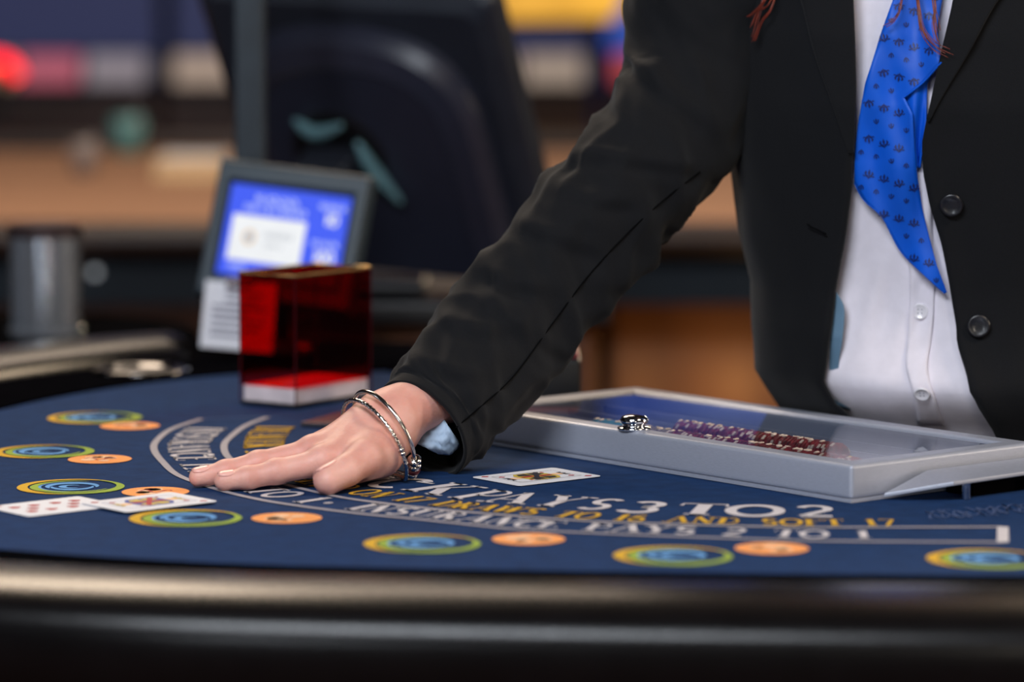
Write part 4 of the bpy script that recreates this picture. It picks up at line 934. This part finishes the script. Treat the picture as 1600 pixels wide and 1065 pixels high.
br = empty('bracelet', tuple(c1-np.array([0, 0, .03])), 'smooth silver bangle with charm beads, the one nearer the sleeve', 'bracelet', 'silver bracelets')
obj('band', *tube(ring_pts(1, c1, 90), 0.0019, 10, True), M_silver, br, smooth=True)
M_charm = mat('dark_red_enamel', (96, 34, 42), .3, .3)
for k, (a, m) in enumerate(((.62, M_silver), (.44, M_silver), (.26, M_charm), (.08, M_silver))):
    p = ring_at(1, c1, a); ax = ring_at(1, c1, a+.05)-ring_at(1, c1, a-.05)
    obj('charm_bead', *lathe(p, [(.0018, -.0030), (.0044, -.0030), (.0054, -.0017), (.0046, -.0006), (.0060, .0002), (.0057, .0017), (.0044, .0030), (.0018, .0030)], ax, 18), m, br, smooth=True)
c2 = U(593, 694, 3.120); r2 = .032; RF_[2] = ring_fit(c2, r2)
b2 = empty('bracelet', tuple(c2-np.array([0, 0, .03])), 'ribbed silver chain bracelet with a small clasp, lying lower on the hand', 'bracelet', 'silver bracelets')
obj('chain', *tube(ring_pts(2, c2, 150), lambda t: .0018+.0003*math.sin(t*150*math.pi*.66), 8, True), M_silver, b2, smooth=True)
for a in (1.22, 1.32):
    p = ring_at(2, c2, a); ax = ring_at(2, c2, a+.05)-ring_at(2, c2, a-.05)
    obj('clasp', *lathe(p, [(.0015, -.001), (.0028, -.001), (.0028, .001), (.0015, .001)], ax, 14), M_silver, b2, smooth=True)

# ------------------------------------------------------------------ monitor on the podium behind the table
pod = empty('podium', (-.12, 4.62, 0), 'brown wooden podium with a dark top, standing behind the table under the monitor', 'podium')
M_pod = mat('podium_wood', (104, 60, 32), .45, col2=(78, 42, 22), scale=5, stretch=(6, 6, .6))
obj('cabinet', *boxv((-.12, 4.68, .475), (.42, .42, .93)), M_pod, pod)
bevel(obj('worktop', *boxv((-.12, 4.67, TZ+.005), (.47, .47, .03)), M_black, pod), .006)
for s in (-1, 1): bevel(obj('door', *boxv((-.12+s*.102, 4.464, .50), (.19, .012, .84)), M_pod, pod), .004)
mx_ = nrm((.88, -.46, -.045)); mz = np.array((-.28, -.46, .87)); mz = nrm(mz-mx_*(mz@mx_)); mn = np.cross(mx_, mz)
if mn[1] > 0: mn = -mn
MC = U(588, 200, 4.50)
mon = empty('monitor', (MC[0], MC[1]+.08, TZ+.021), 'large black monitor seen from behind with an arched back, tilted on its stand', 'monitor')
def Mp(x, y, d): return MC+mx_*x+mz*y+mn*d
MW, MH = .198, .195
def rr(wd, h, r, d, n=6, cy=0):
    o = []
    for cx, cy_, a0 in ((wd-r, h-r, 0), (-wd+r, h-r, 90), (-wd+r, -h+r, 180), (wd-r, -h+r, 270)):
        for a in np.linspace(a0, a0+90, n): o.append(Mp(cx+r*math.cos(R(a)), cy+cy_+r*math.sin(R(a)), d))
    return o
obj('case', *loft([rr(MW, MH, .012, -.03), rr(MW, MH, .012, -.004), rr(MW-.006, MH-.006, .012, .003), rr(MW-.02, MH-.018, .02, .012)]), M_plast, mon, smooth=False)
def arch(wd, h, d, cy=.01, n=32): return [Mp(wd*math.copysign(abs(math.cos(a))**.8, math.cos(a)), cy+h*abs(math.sin(a))**.75, d) for a in np.linspace(0, math.pi, n)]+[Mp(-wd, -MH+.02, d), Mp(wd, -MH+.02, d)]
obj('back_dome', *loft([arch(.160, .142, .012), arch(.158, .140, .024), arch(.148, .130, .040), arch(.122, .104, .048), arch(.117, .099, .045)]), mat('satin_black', (40, 42, 56), .34, var=.05), mon, smooth=False)
obj('screen_panel', *loft([rr(MW-.012, MH-.012, .006, -.0305), rr(MW-.012, MH-.012, .006, -.032)]), M_black, mon)
M_teal = mat('teal_sheen', (110, 150, 160), .25, .3)  # teal colour stands for the sheen along the recess edges
def bar(p, r): return tube(cat_rom([Mp(*q) for q in p], 8), lambda t: r*(.35+.65*math.sin(math.pi*min(.98, max(.02, t)))), 10)
obj('recess', *lathe(Mp(-.028, -.01, .0455), [(.0005, 0), (.062, 0), (.062, .002), (.056, .004), (.054, .001), (.0005, .001)], mn, 32), M_black, mon)
obj('sheen_bar', *bar([(-.072, .042, .054), (-.045, .028, .057), (-.008, .040, .054)], .009), M_teal, mon, smooth=True)
obj('sheen_bar', *bar([(.006, .018, .054), (.020, -.02, .056), (.044, -.066, .054)], .0085), M_teal, mon, smooth=True)
hg = Mp(-.035, -.02, .064)
bevel(obj('hinge', *boxv(hg, (.07, .05, .045), mx_, mn, mz), M_plast, mon), .008)
obj('stand_arm', *tube([hg, hg+np.array([.005, .02, -.06]), (hg[0]+.01, hg[1]+.10, TZ+.066), (hg[0]+.01, hg[1]+.13, TZ+.058)], .022, 14), M_black, mon, smooth=True)
bevel(obj('stand_base', *boxv((hg[0]+.01, hg[1]+.12, TZ+.0285), (.2, .17, .014)), M_black, mon), .005)

# ------------------------------------------------------------------ chrome canister on a side table
cb = U(72, 522, 4.36)
stt = empty('side_table', (cb[0]-.03, cb[1]+.05, 0), 'small round black side table behind the padded rail at the left', 'table')
obj('top', *lathe((cb[0]-.03, cb[1]+.05, cb[2]-.0225), [(.19, 0), (.2, .006), (.2, .016), (.19, .022)], seg=40), M_matte, stt)
obj('column', *lathe((cb[0]-.03, cb[1]+.05, .02), [(.03, 0), (.03, cb[2]-.043)], seg=20), M_black, stt)
obj('foot', *lathe((cb[0]-.03, cb[1]+.05, 0.0), [(.16, 0), (.16, .012), (.05, .02)], seg=32), M_black, stt)
can = empty('canister', tuple(cb), 'round chrome canister with a dark lid standing behind the rail, far left', 'canister')
obj('body', *lathe(cb, [(.034, 0), (.043, .0), (.043, .006), (.0405, .010), (.0405, .112), (.034, .113)], seg=48), mat('brushed_steel', (196, 202, 212), .17, .82, var=.12, scale=60, stretch=(1, 1, .02)), can, smooth=False)
obj('lid', *lathe(cb, [(.0435, .113), (.0435, .122), (.040, .127), (.012, .129), (.001, .129)], seg=40), mat('lid_bronze', (64, 50, 52), .35, .5), can)
cb3 = U(-60, 522, 4.36)
can3 = empty('canister', (cb3[0], cb3[1], cb[2]), 'second canister, black, cut by the left picture edge beside the chrome one', 'canister')
obj('body', *lathe((cb3[0], cb3[1], cb[2]), [(.033, 0), (.033, .11), (.028, .113)], seg=32), M_plast, can3)
obj('lid', *lathe((cb3[0], cb3[1], cb[2]), [(.0345, .113), (.0345, .122), (.03, .127), (.001, .129)], seg=32), mat('lid_steel', (110, 104, 108), .4, .6), can3)

# ------------------------------------------------------------------ far gaming table
ft = empty('gaming_table', (-.35, 6.8, 0), 'long tan gaming table with dark apron and wooden base, blurred behind the dealer', 'table')
M_tan = mat('tan_felt', (166, 124, 96), .9, var=.08, scale=3); M_base = mat('amber_wood', (128, 84, 50), .5, col2=(90, 56, 34), scale=2.4, stretch=(3, 3, .5))
x0, x1, y0, y1 = -1.75, 1.15, 5.85, 7.75
obj('tabletop', *boxv(((x0+x1)/2, (y0+y1)/2, TZ-.012), (x1-x0, y1-y0, .024)), M_tan, ft)
M_apr = mat('apron_dark', (22, 31, 40), .6, var=.3, scale=3, spec=.2)
obj('apron', *boxv(((x0+x1)/2, y0+.02, TZ-.075), (x1-x0, .04, .10)), M_apr, ft)
obj('apron', *boxv(((x0+x1)/2, y1-.02, TZ-.075), (x1-x0, .04, .10)), M_apr, ft)
bevel(obj('front_rail', *boxv(((x0+x1)/2, y0-.02, TZ-.02), (x1-x0+.08, .10, .045)), M_wooddark, ft), .018, 3)
bevel(obj('back_rail', *boxv(((x0+x1)/2, y1+.03, TZ+.01), (x1-x0+.08, .10, .05)), M_wooddark, ft), .018, 3)
for k in range(6):
    xa = x0+.1+k*(x1-x0-.2)/6; bevel(obj('base_panel', *boxv((xa+.22, y0+.22, .42), (.43, .03, .80)), M_base, ft), .012)
obj('plinth', *boxv(((x0+x1)/2, (y0+y1)/2+.1, .42), (x1-x0-.24, y1-y0-.42, .82)), M_wooddark, ft)
M_glint = emis('stud_glint', (200, 205, 210), 0.9)  # glow stands for small reflections on the dark apron
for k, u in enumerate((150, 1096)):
    p = U(u, 424 if k == 0 else 385, 5.86); obj('glint_stud', *lathe((p[0], 5.848, p[2]), [(.006, 0), (.006, .006), (.003, .008)], (0, -1, 0), 12), M_glint, ft)
for u, e in ((1165, .30), (1010, .10), (640, .10), (1300, .10)):
    p = U(u, 560, 5.98); l = bpy.data.lights.new('under_table_lamp', 'POINT'); l.energy = e; l.color = (1, .56, .18); l.shadow_soft_size = .03
    o = bpy.data.objects.new('under_table_lamp', l); C.objects.link(o); o.location = (p[0], 5.95, TZ-.28)
# objects on the far table
def tumbler(u, v0, v1, Y, m, label):
    b = U(u, v1, Y); b[2] = TZ+.0005; h = (v1-v0)/FPX*Y; t = empty('tumbler', tuple(b), label, 'glass')
    obj('cup', *lathe(b, [(.001, 0), (h*.36, 0), (h*.45, h), (h*.42, h), (h*.34, .006), (.001, .006)], seg=24), m, t, smooth=True)
    obj('straw', *tube([b+np.array([0, 0, .008]), b+np.array([h*.25, 0, h*1.15])], .003, 6), M_paper, t)
tumbler(200, 160, 218, 7.6, mat('teal_glass', (96, 150, 152), .25), 'teal drinking glass on the tan table, far left')
tumbler(132, 212, 262, 7.0, mat('grey_glass', (150, 138, 134), .25), 'grey drinking glass on the tan table, nearer than the teal one')
pk = U(300, 262, 6.9)
ps = empty('paper_stack', (pk[0], pk[1], TZ+.0005), 'cream block of papers on the tan table beside the dark monitor', 'papers')
bevel(obj('block', *boxv((pk[0], pk[1], TZ+.0195), (.12, .20, .038)), mat('cream_paper', (236, 204, 158), .8), ps), .003)
obj('top_sheet', *boxv((pk[0]+.004, pk[1], TZ+.0395), (.112, .19, .002)), M_paper, ps)
# ------------------------------------------------------------------ slot machines along the back
M_cab = mat('slot_cabinet', (54, 28, 22), .5, var=.2, scale=3); M_scrn = emis('slot_screen_navy', (38, 44, 82), .8)
PAL = {'red': (240, 30, 40), 'tan': (206, 170, 130), 'pink': (214, 110, 128), 'grey': (170, 158, 164), 'rose': (196, 164, 160), 'beige': (206, 180, 160), 'purple': (176, 132, 214), 'coral': (226, 92, 96), 'sand': (198, 176, 158), 'green': (120, 160, 140)}
PM = {k: emis('button_'+k, v, .62 if k != 'red' else 1.1) for k, v in PAL.items()}
YS = 10.0
M_scrb2 = emis('slot_screen_blue', (40, 76, 170), .9)
def slot(uc, cols, label, light=False, blue=False):
    xc = (uc-800)/FPX*YS; s = empty('slot_machine', (xc, YS+.3, 0), label, 'slot machine', 'slot machines along the back wall')
    bevel(obj('cabinet', *boxv((xc, YS+.35, .49), (.56, .5, .98)), M_cab, s), .01)
    bevel(obj('screen_housing', *boxv((xc, YS+.45, 1.47), (.56, .3, .92)), M_black, s), .02)
    obj('screen', *boxv((xc, YS+.296, 1.47), (.53, .01, .86)), M_scrb2 if blue else M_scrn, s)
    d = nrm((0, -.75, .66)); e2 = np.array((0, .66, .75))
    pc_ = np.array((xc, YS+.12, 1.015)); bevel(obj('button_deck', *boxv(pc_, (.54, .02, .13), (1, 0, 0), d, e2), M_plast, s), .004)
    n_ = len(cols)
    for k, cn in enumerate(cols):
        bevel(obj('button', *boxv(pc_+np.array([(k-(n_-1)/2)*.52/n_, 0, 0])+d*.014, (.47/n_, .014, .09), (1, 0, 0), d, e2), PM[cn], s), .004)
    obj('seat_post', *lathe((xc, YS-.35, 0), [(.18, 0), (.18, .015), (.03, .03), (.03, .58), (.06, .6)], seg=20), M_chrome, s)
    if light:
        obj('light_strip', *boxv(U(280, 78, YS+.2), (.085, .012, .014)), emis('strip_white', (170, 205, 240), 1.2), s)
slot(72, ['tan', 'pink', 'grey'], 'slot machine with tan, pink and grey lit buttons at the far left')
slot(72+345, ['beige', 'purple', 'grey'], 'slot machine with beige and purple lit buttons beside the dark monitor', False)
slot(72+690, ['grey', 'rose', 'sand'], 'slot machine directly behind the dark monitor')
slot(72+1040, ['coral', 'coral', 'beige'], 'slot machine with coral lit buttons behind the black sleeve', blue=True)
slot(72-345, ['red', 'tan'], 'slot machine past the left picture edge')
cn_ = U(-6, 128, 9.2); cn_[1] = 9.2
nz = empty('neon_sign', (cn_[0], cn_[1], 0), 'curved red neon tube on a slim post at the left picture edge', 'sign')
obj('neon_tube', *tube([cn_+np.array([.052*math.cos(a), 0, .052*math.sin(a)]) for a in np.linspace(.25, 2.9, 20)], .014, 10), emis('neon_red', (255, 24, 34), 3.0), nz, smooth=True)
obj('post', *lathe((cn_[0], 9.23, 0), [(.12, 0), (.12, .02), (.018, .03), (.018, cn_[2]+.06)], seg=16), M_black, nz)
# pendant lamp glowing amber
pl = U(806, 38, 8.4)
pend = empty('pendant_lamp', tuple(pl), 'round glowing amber drum lamp hanging above and behind the monitor', 'lamp')
obj('shade', *lathe(pl, [(.16, 0), (.215, .012), (.235, .05), (.235, .22), (.22, .23), (.001, .23)], seg=40), mat('amber_shade', (238, 170, 62), .6, var=.25, scale=7, emit=1.0), pend, smooth=False)
obj('rim_band', *lathe(pl, [(.16, -.004), (.218, .008), (.218, .014), (.16, .002)], seg=40), M_wooddark, pend)
obj('cord', *tube([pl+np.array([0, 0, .23]), (pl[0], pl[1], 3.2)], .006, 8), M_black, pend)
